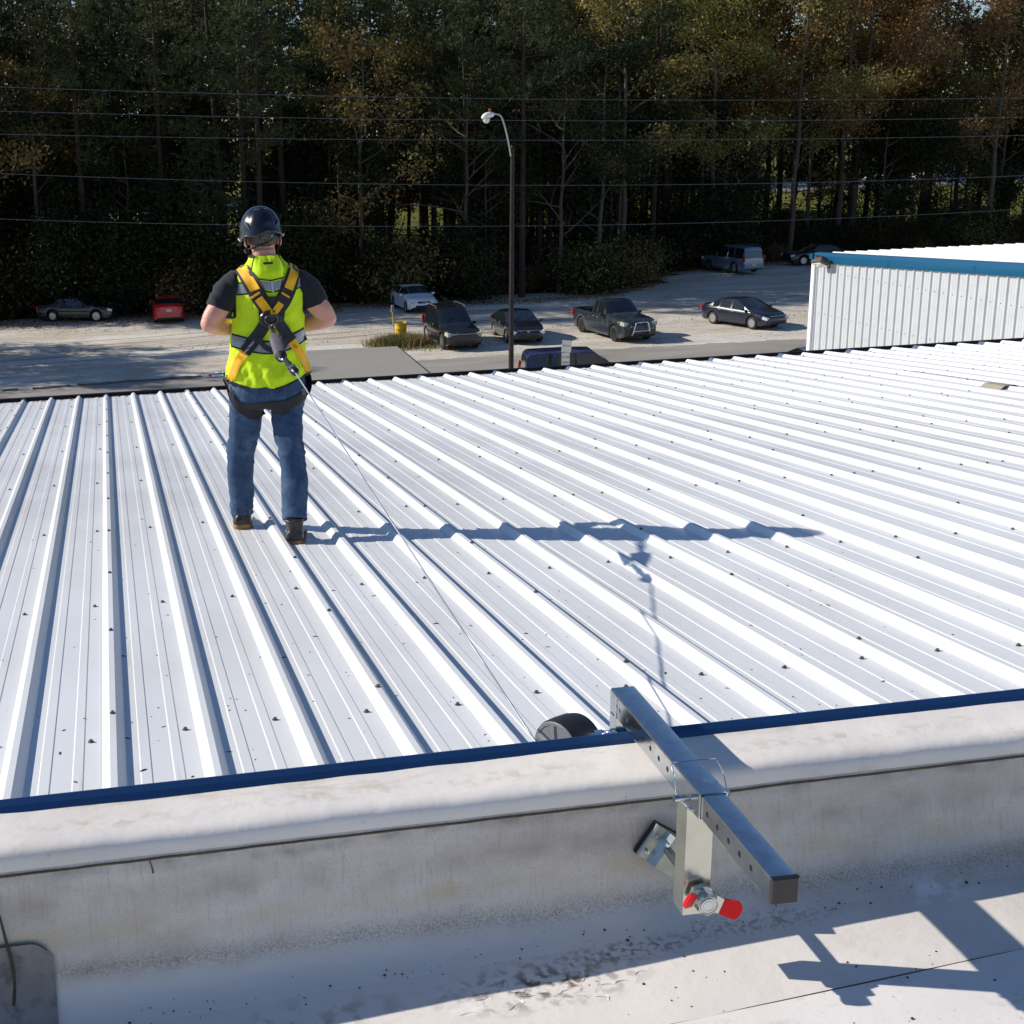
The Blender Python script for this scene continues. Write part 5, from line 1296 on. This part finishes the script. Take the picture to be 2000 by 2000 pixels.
# boots
m_boot = mat('worn_black_leather', srgb(34, 30, 30), .42, var=.4, scale=25, bump=.0018, bscale=70, col2=srgb(80, 70, 62))
m_sole = mat('tan_crepe_sole', srgb(176, 138, 92), .8, var=.45, scale=18, bump=.002, bscale=60, col2=srgb(92, 66, 42))
for a_, zg, yaw, sd_ in ((LA, -.0225, -4, -1), (RA, .010, -11, 1)):
    ry = Matrix.Rotation(R(yaw), 3, 'Z'); o_ = Vector((a_.x, a_.y, zg))
    def FP(x, y, z): return o_+ry @ Vector((x, y, z+(SL*-1)*y))
    def foot(y, w, z, n_=24, e=2.6): pass
    outl = [(-.088, .030), (-.080, .044), (-.05, .053), (0, .053), (.05, .050), (.10, .050), (.15, .053), (.19, .046), (.215, .030), (.225, .012)]
    def osh(s): return [(w*s, y) for y, w in outl]+[(-w*s, y) for y, w in outl[::-1]]
    b = MB(); b.loft([[FP(x, y, z) for x, y in osh(s)] for z, s in ((0, .97), (.004, 1.04), (.030, 1.05), (.034, 1.0))]); b.build('boot_sole', m_sole, man, smooth=50)
    b = MB(); b.loft([[FP(x, y, .0325) for x, y in osh(1.02)], [FP(x, y, .036) for x, y in osh(1.03)]]); b.build('welt', mat('welt_brown', srgb(70, 50, 34), .8), man)
    b = MB(); rings = []
    for y, w, h_ in ((-.086, .033, .058), (-.078, .046, .090), (-.055, .051, .102), (-.02, .048, .105), (.02, .046, .100), (.06, .040, .082), (.10, .045, .064), (.15, .048, .056), (.19, .042, .048), (.215, .026, .040), (.222, .010, .036)):
        rings.append([FP(w*math.copysign(abs(cos(t))**.8, cos(t)), y, .030+max(0, sin(t))**.75*(h_-.030)) for t in [pi*k/14 for k in range(15)]])
    b.loft(rings); limb(b, [FP(0, -.030, .06), FP(0, -.034, .10), FP(0, -.040, .15)], [.046, .047, .050], 20)
    remeshed(b, 'boot', m_boot, .005, 2, lambda c: .0012*noise.noise(c*60))
# helmet
HC = Vector((.026, .045, 1.640))
m_helm = mat('matt_black_helmet', (.008, .010, .018), .26, coat=.15, bump=.0002, bscale=300)
def rim(t):   # t: 0 = back, + = right
    z = .008+.018*cos(t)*0+.020*sin(t*.5+.35)
    z += .022*math.exp(-((t-.22)/.42)**2)-.020*math.exp(-((t+1.35)/.35)**2)-.026*math.exp(-((t-1.45)/.4)**2)+.010*math.exp(-((t+.95)/.22)**2)
    if abs(t) > 2.2: z -= .02*(abs(t)-2.2)
    return z-.020
b = MB(); rows = []
NS = 56
for i in range(17):
    row = []
    for k in range(NS):
        t = 2*pi*k/NS; t = t if t <= pi else t-2*pi
        zr = rim(t); s = i/16
        if i == 16: p = HC+Vector((0, 0, .138)); row.append(p+Vector((sin(t)*.002, -cos(t)*.002, 0))); continue
        z = zr+(.138-zr)*sin(s*pi/2)**1.0; r_ = sqrt(max(0, 1-(max(z, 0)/.140)**2.15)) if z > 0 else 1-(z*z)*14
        rx, ry_ = .1125*r_, .138*r_
        fl_ = .006*math.exp(-(s/.06)**2)
        rdg = .0035*math.exp(-((abs(t)-.75)/.10)**2)*sin(pi*s)
        row.append(HC+Vector((sin(t)*(rx+fl_-rdg), -cos(t)*(ry_+fl_-rdg), z)))
    rows.append(row)
b.loft(rows, caps=False)
b.loft([rows[0], [HC+(v-HC)*.965+Vector((0, 0, .003)) for v in rows[0]], [Vector((HC.x+(v.x-HC.x)*.90, HC.y+(v.y-HC.y)*.90, v.z+.045)) for v in rows[0]]], caps=False)
b.build('helmet', m_helm, man, smooth=50)
b = MB(); b.tube([v*1.0 for v in rows[0]]+[rows[0][0]], .0028, 6, caps=False); b.build('helmet_rim', mat('rim_gloss', (.03, .04, .06), .2, coat=.6), man, smooth=60)
def hpt(t, s, o=0.002):
    zr = rim(t); z = zr+(.138-zr)*sin(s*pi/2); r_ = sqrt(max(0, 1-(max(z, 0)/.140)**2.15)); return HC+Vector((sin(t)*(.1125*r_+o), -cos(t)*(.138*r_+o), z))
m_vent = mat('vent_dark', (.003, .003, .004), .7)
for t0, s0_, t1, s1_, w_ in ((-.95, .33, -.68, .20, .0062), (-.60, .74, -.36, .78, .0060), (-.30, .72, -.10, .82, .0060), (.95, .33, .72, .20, .0062), (.55, .76, .35, .80, .006)):
    b = MB(); b.tube([hpt(t0+(t1-t0)*q, s0_+(s1_-s0_)*q, .0) for q in (0, .5, 1)], [w_*.5, w_, w_*.6], 8); b.build('vent', m_vent, man, smooth=60)
    b = MB(); b.tube([hpt(t0+(t1-t0)*q, s0_+(s1_-s0_)*q-.035, .003) for q in (0, .5, 1)], .0014, 6); b.build('vent_glint', m_chrome, man, smooth=60)  # bright chrome strip below each vent, added as a light reflection
b = MB(); b.tube([hpt(-1.35, .0, .002), hpt(-1.5, .04, .006)], .006, 8); b.tube([hpt(1.30, 0, .002), hpt(1.48, .04, .008)], .006, 8); b.build('helmet_clip', mat('clip_grey', (.3, .32, .34), .4), man)
b = MB()
for s, xx in ((-1, -.052), (1, .120)):
    b.tube(crom([(xx-s*.002, .02, 1.645), (xx+s*.004, .012, 1.60), (xx-s*.006, .020, 1.555), (xx-s*.016, .05, 1.52)], 4), .0042, 6)
    b.tube(crom([(xx-s*.002, .07, 1.63), (xx+s*.004, .055, 1.59), (xx-s*.006, .022, 1.555)], 4), .0038, 6)
b.tube(crom([(-.048, .00, 1.560), (-.015, -.035, 1.572), (.034, -.052, 1.590), (.075, -.040, 1.610), (.108, -.01, 1.640)], 5), .0040, 6)
b.build('chin_strap', m_web, man, smooth=60)
b = MB(); b.cyl((-.054, .012, 1.552), (-.066, .008, 1.550), .0125, 12); b.build('strap_dial', m_black, man, smooth=40)
b = MB(); b.cyl((.074, -.048, 1.628), (.074, -.056, 1.628), .008, 12); b.build('ratchet_knob', mat('knob_teal', (.03, .30, .28), .3), man)
b = MB()
for s, xx in ((-1, -.044), (1, .112)): b.tube(crom([(xx, -.005, 1.618), (xx+s*.006, .04, 1.622), (xx-s*.004, .12, 1.628)], 3), .003, 6)
b.tube([(hc.x-.068, hc.y+.075, 1.63), (hc.x-.04, hc.y+.105, 1.63), (hc.x+.04, hc.y+.105, 1.63), (hc.x+.068, hc.y+.075, 1.63)], .009, 6); b.build('safety_glasses', m_black, man, smooth=60)

# ------------------------------------------------------------------ LIFELINE FROM THE REEL TO THE D-RING
dw = PB+dc+Vector((0, -.012, -.026))
def pix(x, y, Y): v = fw+rt*((x-CX)/F_)-up*((y-CY)/F_); return Vector((0, 0, ZC))+v*(Y/v.y)
PK = [pix(536, 662, 6.66), pix(549, 696, 6.38), pix(563, 708, 6.24)]
ll = empty('lifeline', PK[1], 'grey shock pack and thin steel cable running from his back to the black reel', 'lifeline')
LO = PK[1]; rel = lambda v: v-LO
d0 = dw; d1 = PK[0]+Vector((.004, .03, .012)); d2 = PK[1]; d3 = PK[2]
dirp = (d2-d1).normalized()
def frame(d):
    a = d.cross(Vector((0, 0, 1))).normalized(); return a, a.cross(d).normalized()
def hook(p, q, w, r_, name, m):
    d = (q-p); a, c = frame(d.normalized()); pts = []
    for k in range(17):
        t = 2*pi*k/16; pts.append(rel(p+d*(.5-.5*cos(t))+a*w*sin(t)*(1+.25*cos(t))))
    b = MB(); b.tube(pts, r_, 8, caps=False); return b.build(name, m, ll, smooth=60)
m_gold = mat('yellow_zinc', (.50, .42, .26), .25, .9)
hook(d0, d1+dirp*.005, .014, .0052, 'snap_hook', m_gold)
b = MB(); b.tube([rel(d0+(d1-d0)*.35), rel(d0+(d1-d0)*1.05)], [.0065, .009], 8); b.build('hook_gate', m_chrome, ll, smooth=50)
b = MB(); a, c = frame(dirp); b.tube([rel(d1-dirp*.004), rel(d1+dirp*.022), rel(d1+dirp*.03)], [.014, .017, .012], 12); b.build('upper_eye', mat('blue_steel_eye', (.32, .42, .6), .2, .8), ll, smooth=40)
m_pack = mat('grey_pack_fabric', srgb(104, 96, 104), .8, var=.3, scale=30, bump=.003, bscale=60)
b = MB(); s0_ = d1+dirp*.025; s1_ = d2+dirp*.000; rings = []
for k in range(9):
    t = k/8; p = s0_.lerp(s1_, t); rr = .026*(1-.10*abs(2*t-1)**6)
    rings.append([rel(p+a*rr*1.15*math.copysign(abs(cos(q))**.7, cos(q))*(1+.05*noise.noise(Vector((q, t*5, 0))))+c*rr*.9*math.copysign(abs(sin(q))**.7, sin(q))) for q in [2*pi*j/20 for j in range(20)]])
b.loft(rings); b.build('shock_pack', m_pack, ll, smooth=50)
b = MB(); b.tube([rel(s1_-dirp*.004), rel(s1_+dirp*.016), rel(s1_+dirp*.03)], [.030, .026, .012], 14); b.build('pack_end', m_web, ll, smooth=40)
hook(s1_+dirp*.012, s1_+(d3-d2).normalized()*.085, .016, .0062, 'carabiner', mat('blue_steel_hook', (.34, .45, .66), .18, .85))
d4 = s1_+(d3-d2).normalized()*.080; end = pix(578, 729, 6.03); dc_ = (end-d4).normalized(); KL = (end-d4).length/.135
b = MB(); b.tube([rel(d4+dc_*t*KL) for t in (0, .012, .03, .045, .06, .085, .09, .115, .128, .135)], [.010, .0135, .012, .0165, .013, .013, .022, .022, .018, .006], 14); b.build('swivel_stop', m_black, ll, smooth=35)
b = MB(); b.tube([rel(d4+dc_*.100*KL), rel(d4+dc_*.106*KL)], .0235, 14); b.build('steel_collar', m_chrome, ll, smooth=35)
ca = end; cz = pix(1051, 1456, 3.085); pts = []
for i in range(60):
    t = i/59; p = ca.lerp(cz, t); p.z -= .02*t*(1-t); pts.append(rel(p))
b = MB(); b.tube(pts, .0034, 6); b.build('steel_cable', mat('steel_cable', (.62, .63, .64), .35, .8), ll, smooth=60)
#@@TREES
# ------------------------------------------------------------------ TREES
m_bark = mat('pine_bark', srgb(70, 54, 44), .95, var=.5, scale=4, stretch=(3, 3, .6), bump=.02, bscale=10)
m_barkg = mat('grey_bark', srgb(98, 86, 74), .9, var=.45, scale=5, stretch=(2, 2, .7), bump=.01, bscale=14)
m_needle = mat('pine_needles', (.072, .084, .030), rough=.55, spec=.12, island=.6, obj_rand=.03, trans=.22)
m_needle2 = mat('blue_pine_needles', (.058, .084, .036), rough=.55, spec=.12, island=.6, obj_rand=.02, trans=.22)
m_leafg = mat('olive_leaves', (.25, .20, .068), rough=.5, spec=.12, island=.6, obj_rand=.045, trans=.38)
m_leafd = mat('dark_green_leaves', (.032, .038, .014), rough=.45, spec=.12, island=.6, obj_rand=.04, trans=.3)
m_leafo = mat('rust_orange_leaves', (.33, .165, .060), rough=.55, spec=.12, island=.6, obj_rand=.03, trans=.4)
m_leafy = mat('yellow_brown_leaves', (.28, .20, .065), rough=.55, spec=.12, island=.6, obj_rand=.04, trans=.4)
m_under = mat('undergrowth_leaves', (.046, .044, .016), rough=.5, spec=.12, island=.65, obj_rand=.05, trans=.25)
def leaves(C, size, g, quad=True, asp=.55):
    n = len(C); d = g.normal(size=(n, 3)); d /= np.linalg.norm(d, axis=1)[:, None]; e = g.normal(size=(n, 3)); e -= d*(e*d).sum(1)[:, None]; e /= np.linalg.norm(e, axis=1)[:, None]
    s = size*g.uniform(.55, 1.35, n)[:, None]; C = np.asarray(C)
    V = np.stack([C-d*s, C+e*s*asp, C+d*s, C-e*s*asp], 1).reshape(-1, 3); F = np.arange(4*n).reshape(-1, 4); return V, F
def needles(C, size, g, k=7):
    n = len(C)*k; C = np.repeat(np.asarray(C), k, 0); d = g.normal(size=(n, 3)); d[:, 2] += .35; d /= np.linalg.norm(d, axis=1)[:, None]
    e = g.normal(size=(n, 3)); e -= d*(e*d).sum(1)[:, None]; e /= np.linalg.norm(e, axis=1)[:, None]; s = size*g.uniform(.6, 1.25, n)[:, None]
    V = np.stack([C-e*.028, C+e*.028, C+d*s], 1).reshape(-1, 3); return V, np.arange(3*n).reshape(-1, 3)
def branchy(mb, base, d, L, r, depth, rr, ends, droop=0, seg=5):
    pts = [base]; p = base.copy(); dd = d.normalized(); n = 4
    for i in range(n):
        dd = (dd+Vector((rr.gauss(0, .13), rr.gauss(0, .13), rr.gauss(0, .08)-droop))).normalized(); p = p+dd*L/n; pts.append(p.copy())
    mb.tube(pts, [r*(1-.75*i/n) for i in range(n+1)], seg, caps=False); ends += [pts[-1], pts[-2], pts[2]]
    if depth:
        for k in range(rr.randint(2, 3)):
            i = rr.randint(1, n); a = rr.uniform(0, 2*pi); nd = (dd+Vector((cos(a), sin(a), rr.uniform(-.1, .5)))*.75).normalized()
            branchy(mb, pts[i], nd, L*rr.uniform(.45, .7), r*(1-.75*i/n)*.6, depth-1, rr, ends, droop)
def make_pine(seed, H_, start, rad, mneed, n_br=40, dens=26):
    rr = random.Random(seed); g = np.random.default_rng(seed); root = empty('pine_tree', (0, -500, 0), 'pine', 'tree')
    t = MB(); lean = Vector((rr.gauss(0, .25), rr.gauss(0, .25), 0)); tp = [Vector((lean.x*(z/H_)**2+rr.gauss(0, .03), lean.y*(z/H_)**2, z)) for z in np.linspace(0, H_, 9)]
    t.tube(tp, [.21*(H_/20)*(1-.86*i/8)+.01 for i in range(9)], 9); C = []
    for i in range(n_br):
        f = start+(1-start)*(i/n_br)**.85; z = f*H_; c = lean*(f*f); a = rr.uniform(0, 2*pi); L = rad*(1.15-((f-start)/(1-start))**1.2)*rr.uniform(.65, 1.2)+.4
        up_ = rr.uniform(-.1, .45); d = Vector((cos(a), sin(a), up_)).normalized(); b0 = Vector((c.x, c.y, z)); e_ = b0+d*L
        t.tube([b0, b0+d*L*.5+Vector((0, 0, -.1)), e_], [.055, .035, .012], 5, caps=False)
        k = int(dens*L/2.2)
        for j in range(k):
            u = rr.uniform(.25, 1.08); C.append(tuple(b0+d*L*u+Vector((rr.gauss(0, .34), rr.gauss(0, .34), rr.gauss(.05, .24)))))
    for j in range(50): C.append((lean.x+rr.gauss(0, .4), lean.y+rr.gauss(0, .4), H_+rr.uniform(-1.2, .3)))
    for k in range(10): a = rr.uniform(0, 6.28); z = rr.uniform(.2, start)*H_; L = rr.uniform(.4, 1.5); t.tube([(0, 0, z), (cos(a)*L, sin(a)*L, z+rr.uniform(-.3, .2))], [.03, .008], 4, caps=False)
    t.build('trunk', m_bark, root, smooth=60, fix=False); V, F = needles(C, .30, g, 8); npmesh('crown', V, F, mneed, root); return root
def make_leafy(seed, H_, start, rad, mleaf, n_leaf=9000, size=.11, nm='broadleaf_tree', bark=None, sparse=False):
    rr = random.Random(seed); g = np.random.default_rng(seed); root = empty(nm, (0, -500, 0), 'tree', 'tree')
    t = MB(); ends = []; lean = Vector((rr.gauss(0, .5), rr.gauss(0, .5), 0)); tp = [Vector((lean.x*(z/H_)**2+rr.gauss(0, .06), lean.y*(z/H_)**2+rr.gauss(0, .06), z)) for z in np.linspace(0, H_*.92, 8)]
    t.tube(tp, [.17*(H_/16)*(1-.85*i/7)+.01 for i in range(8)], 8)
    for i in range(11):
        f = start+(.97-start)*i/11; c = tp[min(7, int(f*7.6))]; a = rr.uniform(0, 2*pi); prof_ = sin(min(1, max(.12, (f-start)/(1-start)+.15))*pi)**.6
        branchy(t, Vector((c.x, c.y, f*H_)), Vector((cos(a), sin(a), rr.uniform(.3, 1.0))), rad*prof_*rr.uniform(.8, 1.2)+.6, .06, 2, rr, ends)
    t.build('trunk', bark or m_barkg, root, smooth=60, fix=False); E_ = np.array([tuple(e) for e in ends])
    if n_leaf:
        idx = g.integers(0, len(E_), n_leaf); C = E_[idx]+g.normal(0, 1, (n_leaf, 3))*np.array([.42, .42, .32]); V, F = leaves(C, size, g); npmesh('crown', V, F, mleaf, root)
    return root
def make_shrub(seed, H_, rad, mleaf, n_leaf=3800, size=.10):
    rr = random.Random(seed); g = np.random.default_rng(seed); root = empty('shrub', (0, -500, 0), 'shrub', 'shrub'); t = MB(); C = []
    for k in range(7):
        a = rr.uniform(0, 6.28); L = H_*rr.uniform(.5, 1); e_ = Vector((cos(a)*rad*rr.uniform(.2, .9), sin(a)*rad*rr.uniform(.2, .9), L)); t.tube([(0, 0, 0), e_*.5+Vector((0, 0, .2)), e_], [.04, .025, .008], 4, caps=False)
        m_ = n_leaf//7; s_ = rad*.42; C.append(np.array([tuple(e_*.72)])+g.normal(0, 1, (m_, 3))*np.array([s_, s_, H_*.24]))
    t.build('stem', m_barkg, root, fix=False); C = np.concatenate(C); C[:, 2] = np.abs(C[:, 2])+.05; V, F = leaves(C, size, g); npmesh('foliage', V, F, mleaf, root); return root
pines = [make_pine(1, 20, .42, 2.9, m_needle), make_pine(2, 22.5, .50, 2.7, m_needle2), make_pine(3, 18.5, .36, 2.5, m_needle), make_pine(4, 21, .55, 3.2, m_needle2, 34, 30)]
p_small = make_pine(5, 9.5, .12, 2.0, m_needle2, 34, 24)
leafs = [make_leafy(11, 20, .30, 3.8, m_leafg, 11000), make_leafy(12, 17, .22, 3.4, m_leafd, 10000), make_leafy(13, 20.5, .35, 3.6, m_leafo, 8000), make_leafy(14, 15, .25, 3.0, m_leafy, 4500), make_leafy(15, 11, .15, 2.6, m_leafd, 7000)]
bare = [make_leafy(21, 14, .25, 3.4, None, 0, nm='bare_tree'), make_leafy(22, 10, .2, 2.6, m_leafy, 500, nm='bare_tree')]
shrubs = [make_shrub(31, 3.2, 1.9, m_under), make_shrub(32, 2.2, 1.6, m_under), make_shrub(33, 4.4, 2.1, m_leafd, 4600), make_shrub(34, 2.6, 1.7, m_leafg, 3000)]
protos = pines+[p_small]+leafs+bare+shrubs; used_p = set()
def place(proto, name, x, y, s, label, cat, group, sz=None):
    if id(proto) in used_p: o = copy_tree(proto)
    else: o = proto; used_p.add(id(proto))
    o.name = name; o.location = (x, y, terr(x, y)-.05); o.rotation_euler = (0, 0, rng.uniform(0, 6.28)); o.scale = (s, s, sz or s)
    tag(o, label, cat, group); return o
MARKS = [(-2, 'behind the old sedan'), (2.5, 'left of the red car'), (6, 'behind the red car'), (12, 'behind the worker'), (16.5, 'left of the white sedan'),
         (21, 'behind the white sedan'), (27, 'behind the lamp pole'), (33, 'behind the pickup'), (40, 'left of the silver wagon'), (47, 'behind the silver wagon'), (57, 'beyond the floodlight'), (200, 'above the white roof')]
def mark(x, y): 
    xx = x*82/max(y, 60)
    for m_, t_ in MARKS:
        if xx < m_: return t_
    return MARKS[-1][1]
def rowname(dy): return 'at the woods edge' if dy < 4 else 'just inside the woods' if dy < 10 else 'deep in the woods' if dy < 20 else 'nearest the highway'
K = {'pine': ('pine_tree', 'tall dark pine', 'pine trees of the woods'), 'small': ('young_pine_tree', 'young low branched pine', 'young pines'), 'olive': ('broadleaf_tree', 'olive green leafy tree', 'leafy trees of the woods'),
     'dark': ('broadleaf_tree', 'dark green leafy tree', 'leafy trees of the woods'), 'rust': ('autumn_tree', 'tree with rust orange autumn leaves', 'autumn trees of the woods'), 'yellow': ('autumn_tree', 'thin tree with yellow brown leaves', 'autumn trees of the woods'),
     'bare': ('bare_tree', 'leafless grey tree with forking branches', 'bare trees of the woods')}
pts = []
tries = 0
while len(pts) < 205 and tries < 20000:
    tries += 1; y = 80+rng.random()**1.15*42; x = rng.uniform(-.16*y-8, .86*y+4); e = wood_edge(x)
    if y < e+1.2 or (x > 60 and y > 112): continue
    dmin = 2.1 if y < e+10 else 2.5
    if any((x-a)**2+(y-c)**2 < dmin*dmin for a, c in pts): continue
    pts.append((x, y))
for x, y in sorted(pts, key=lambda p: p[1]):
    e = wood_edge(x); dy = y-e; u = x/y; q = rng.random(); s = rng.uniform(.88, 1.12)
    if u < .32: kind = 'pine' if q < .60 else 'dark' if q < .86 else 'yellow' if q < .91 else 'olive'
    elif u < .47: kind = 'pine' if q < .5 else 'dark' if q < .70 else 'olive' if q < .88 else 'yellow'
    elif u < .60: kind = 'rust' if q < .34 else 'olive' if q < .62 else 'pine' if q < .78 else 'yellow' if q < .90 else 'dark'
    elif u < .76: kind = 'olive' if q < .60 else 'pine' if q < .74 else 'yellow' if q < .88 else 'dark'
    else: kind = 'pine' if q < .62 else 'olive' if q < .8 else 'yellow'
    if dy < 3.5 and rng.random() < .22: kind = rng.choice(('bare', 'dark', 'small', 'bare'))
    nm, lb, gp = K[kind]
    pr = {'pine': rng.choice(pines), 'small': p_small, 'olive': leafs[0], 'dark': rng.choice((leafs[1], leafs[4], leafs[1])), 'rust': leafs[2], 'yellow': leafs[3], 'bare': rng.choice(bare)}[kind]
    need = 10.4+(y*.0955 if u < .3 else y*.0925)
    hgt = {id(pines[0]): 20, id(pines[1]): 22.5, id(pines[2]): 18.5, id(pines[3]): 21, id(leafs[0]): 20, id(leafs[2]): 20.5}.get(id(pr))
    szz = s
    if hgt: 
        szz = max(s, (need+rng.uniform(1.5, 4.0))/hgt)
        if .655 < u < .705: szz = (10.4+y*.082+rng.uniform(-1.2, .2))/hgt; 
    if x > 62: szz *= .98
    place(pr, nm, x, y, max(s*.95, min(szz, 1.3)), '%s %s, %s' % (lb, rowname(dy), mark(x, y)), 'tree', gp, szz)
# leafless forked tree left of the lamp, pale pines at the edge
place(bare[0], 'bare_tree', 22.6, 83.6, 1.05, 'pale leafless tree with a V shaped fork, left of the lamp pole', 'tree', None, 1.0)
place(p_small, 'young_pine_tree', .2, 83.2, .52, 'bushy light green young pine above the dark old sedan', 'tree', None, .50)
place(leafs[1], 'broadleaf_tree', 1.4, 103, 1.15, 'dark green leafy tree filling a gap, deep behind the old sedan', 'tree', 'leafy trees of the woods', 1.2)
place(leafs[1], 'broadleaf_tree', 2.4, 111, 1.15, 'dark green leafy tree filling the gap nearest the highway, behind the red car', 'tree', 'leafy trees of the woods', 1.25)
# undergrowth
n_s = 0
for i in range(150):
    x = rng.uniform(-16, 78); e = wood_edge(x); dy = abs(rng.gauss(0, 1.3)) if i < 95 else rng.uniform(2, 16); y = e+1.0+dy
    hi = x/y < .30 or .42 < x/y < .50
    pr = shrubs[2] if (hi and rng.random() < .42) else rng.choice(shrubs[:2]+[shrubs[3]]); s = rng.uniform(.45, 1.25)*(1.1 if hi else .85)
    place(pr, 'shrub', x, y, s, '%s shrub %s, %s' % ('tall leafy' if pr is shrubs[2] else 'olive' if pr is shrubs[3] else 'low dark', 'at the woods edge' if dy < 3 else 'under the trees', mark(x, y)), 'shrub', 'shrubs under the woods')
# darker understory trees that close the gaps between the pine trunks on the left half
n_u = 0
while n_u < 74:
    x = rng.uniform(-14, 84); e = wood_edge(x); y = e+rng.uniform(3, 27)
    if x/y > .46 and rng.random() < .35: continue
    if rng.random() < .30: place(p_small, 'young_pine_tree', x, y, rng.uniform(.85, 1.15), 'young low branched pine %s, %s' % (rowname(y-e), mark(x, y)), 'tree', 'young pines')
    else: place(leafs[4], 'broadleaf_tree', x, y, rng.uniform(.8, 1.1), 'short dark leafy tree %s, %s' % (rowname(y-e), mark(x, y)), 'tree', 'short trees under the pines')
    n_u += 1
# trees outside the frame on the left whose shadows lie across the gravel
for x, y, s, lb in ((-20.5, 73.5, .74, 'pine standing left of the lot, nearest the gravel'), (-24.5, 76, .80, 'pine standing left of the lot, behind its neighbour'), (-17.5, 70.8, .66, 'smaller pine standing left of the lot by the road'), (-27.5, 71.5, .84, 'pine standing left of the lot, farthest out'),
        (-18.5, 77.2, .72, 'pine standing left of the lot, near the woods'), (-21.5, 79.2, .74, 'pine standing left of the lot, in the corner of the woods'), (-19.2, 68.2, .70, 'pine standing left of the lot, right at the road edge'), (-23.2, 69.5, .78, 'pine standing left of the lot, second from the road'), (-20.8, 71.2, .92, 'dense leafy tree left of the lot, between the pines'), (-18.8, 74.6, .86, 'dense leafy tree left of the lot, halfway to the woods'), (-22.6, 74.4, .95, 'dense leafy tree left of the lot, farther from the gravel'), (-16.8, 68.6, .72, 'low leafy tree left of the lot, at the road'), (-20.6, 67.0, .84, 'dense leafy tree left of the lot, nearest the buildings'), (-25.5, 72.0, .98, 'tall leafy tree left of the lot, outermost')):
    place(leafs[1] if 'pine' not in lb else pines[2 if s < .73 else 0], 'broadleaf_tree' if 'pine' not in lb else 'pine_tree', x, y, s, lb, 'tree', None, s)
for p_ in protos:
    if id(p_) not in used_p:
        for ch in list(p_.children): bpy.data.objects.remove(ch)
        bpy.data.objects.remove(p_)
# far woods beyond the highway: reads as one mass
g = np.random.default_rng(77); n_ = 80000
xx_ = g.uniform(-70, 210, n_); dd_ = g.uniform(0, 12, n_); zz_ = g.random(n_)**.9*(27+2*np.sin(xx_*.35)+1.6*np.sin(xx_*.9+1)-9*(np.abs(xx_/170-.68) < .035)); keep = (np.sin(xx_*1.7)*np.sin(zz_*.9+xx_*.4) > -.75)
C = np.stack([xx_, 166+dd_, zz_+2.5], 1)[keep]; V, F = leaves(C, .50, g)
o = npmesh('far_woods', V, F, m_leafd); tag(o, 'distant wall of woods beyond the highway seen through gaps', 'woods', kind='stuff')
# twiggy dead branches and vines that catch the light at the edge of the woods

# where several alike plants share a description, say which one by its place from the left
ORD = ['leftmost', 'second from left', 'third from left', 'fourth from left', 'fifth from left', 'sixth from left', 'seventh from left', 'eighth from left', 'ninth from left', 'tenth from left', 'eleventh from left', 'twelfth from left', 'thirteenth from left', 'fourteenth from left', 'fifteenth from left']
same = {}
for o in bpy.data.objects:
    if o.parent is None and o.get('group') and o.get('category') in ('tree', 'shrub'): same.setdefault(o['label'], []).append(o)
for lb, os_ in same.items():
    if 1 < len(os_) <= 16:
        os_.sort(key=lambda o: o.location.x/o.location.y)
        for i, o in enumerate(os_):
            w = (lb+', '+('rightmost' if i == len(os_)-1 else ORD[i])).split(); o['label'] = ' '.join(w) if len(w) <= 16 else lb
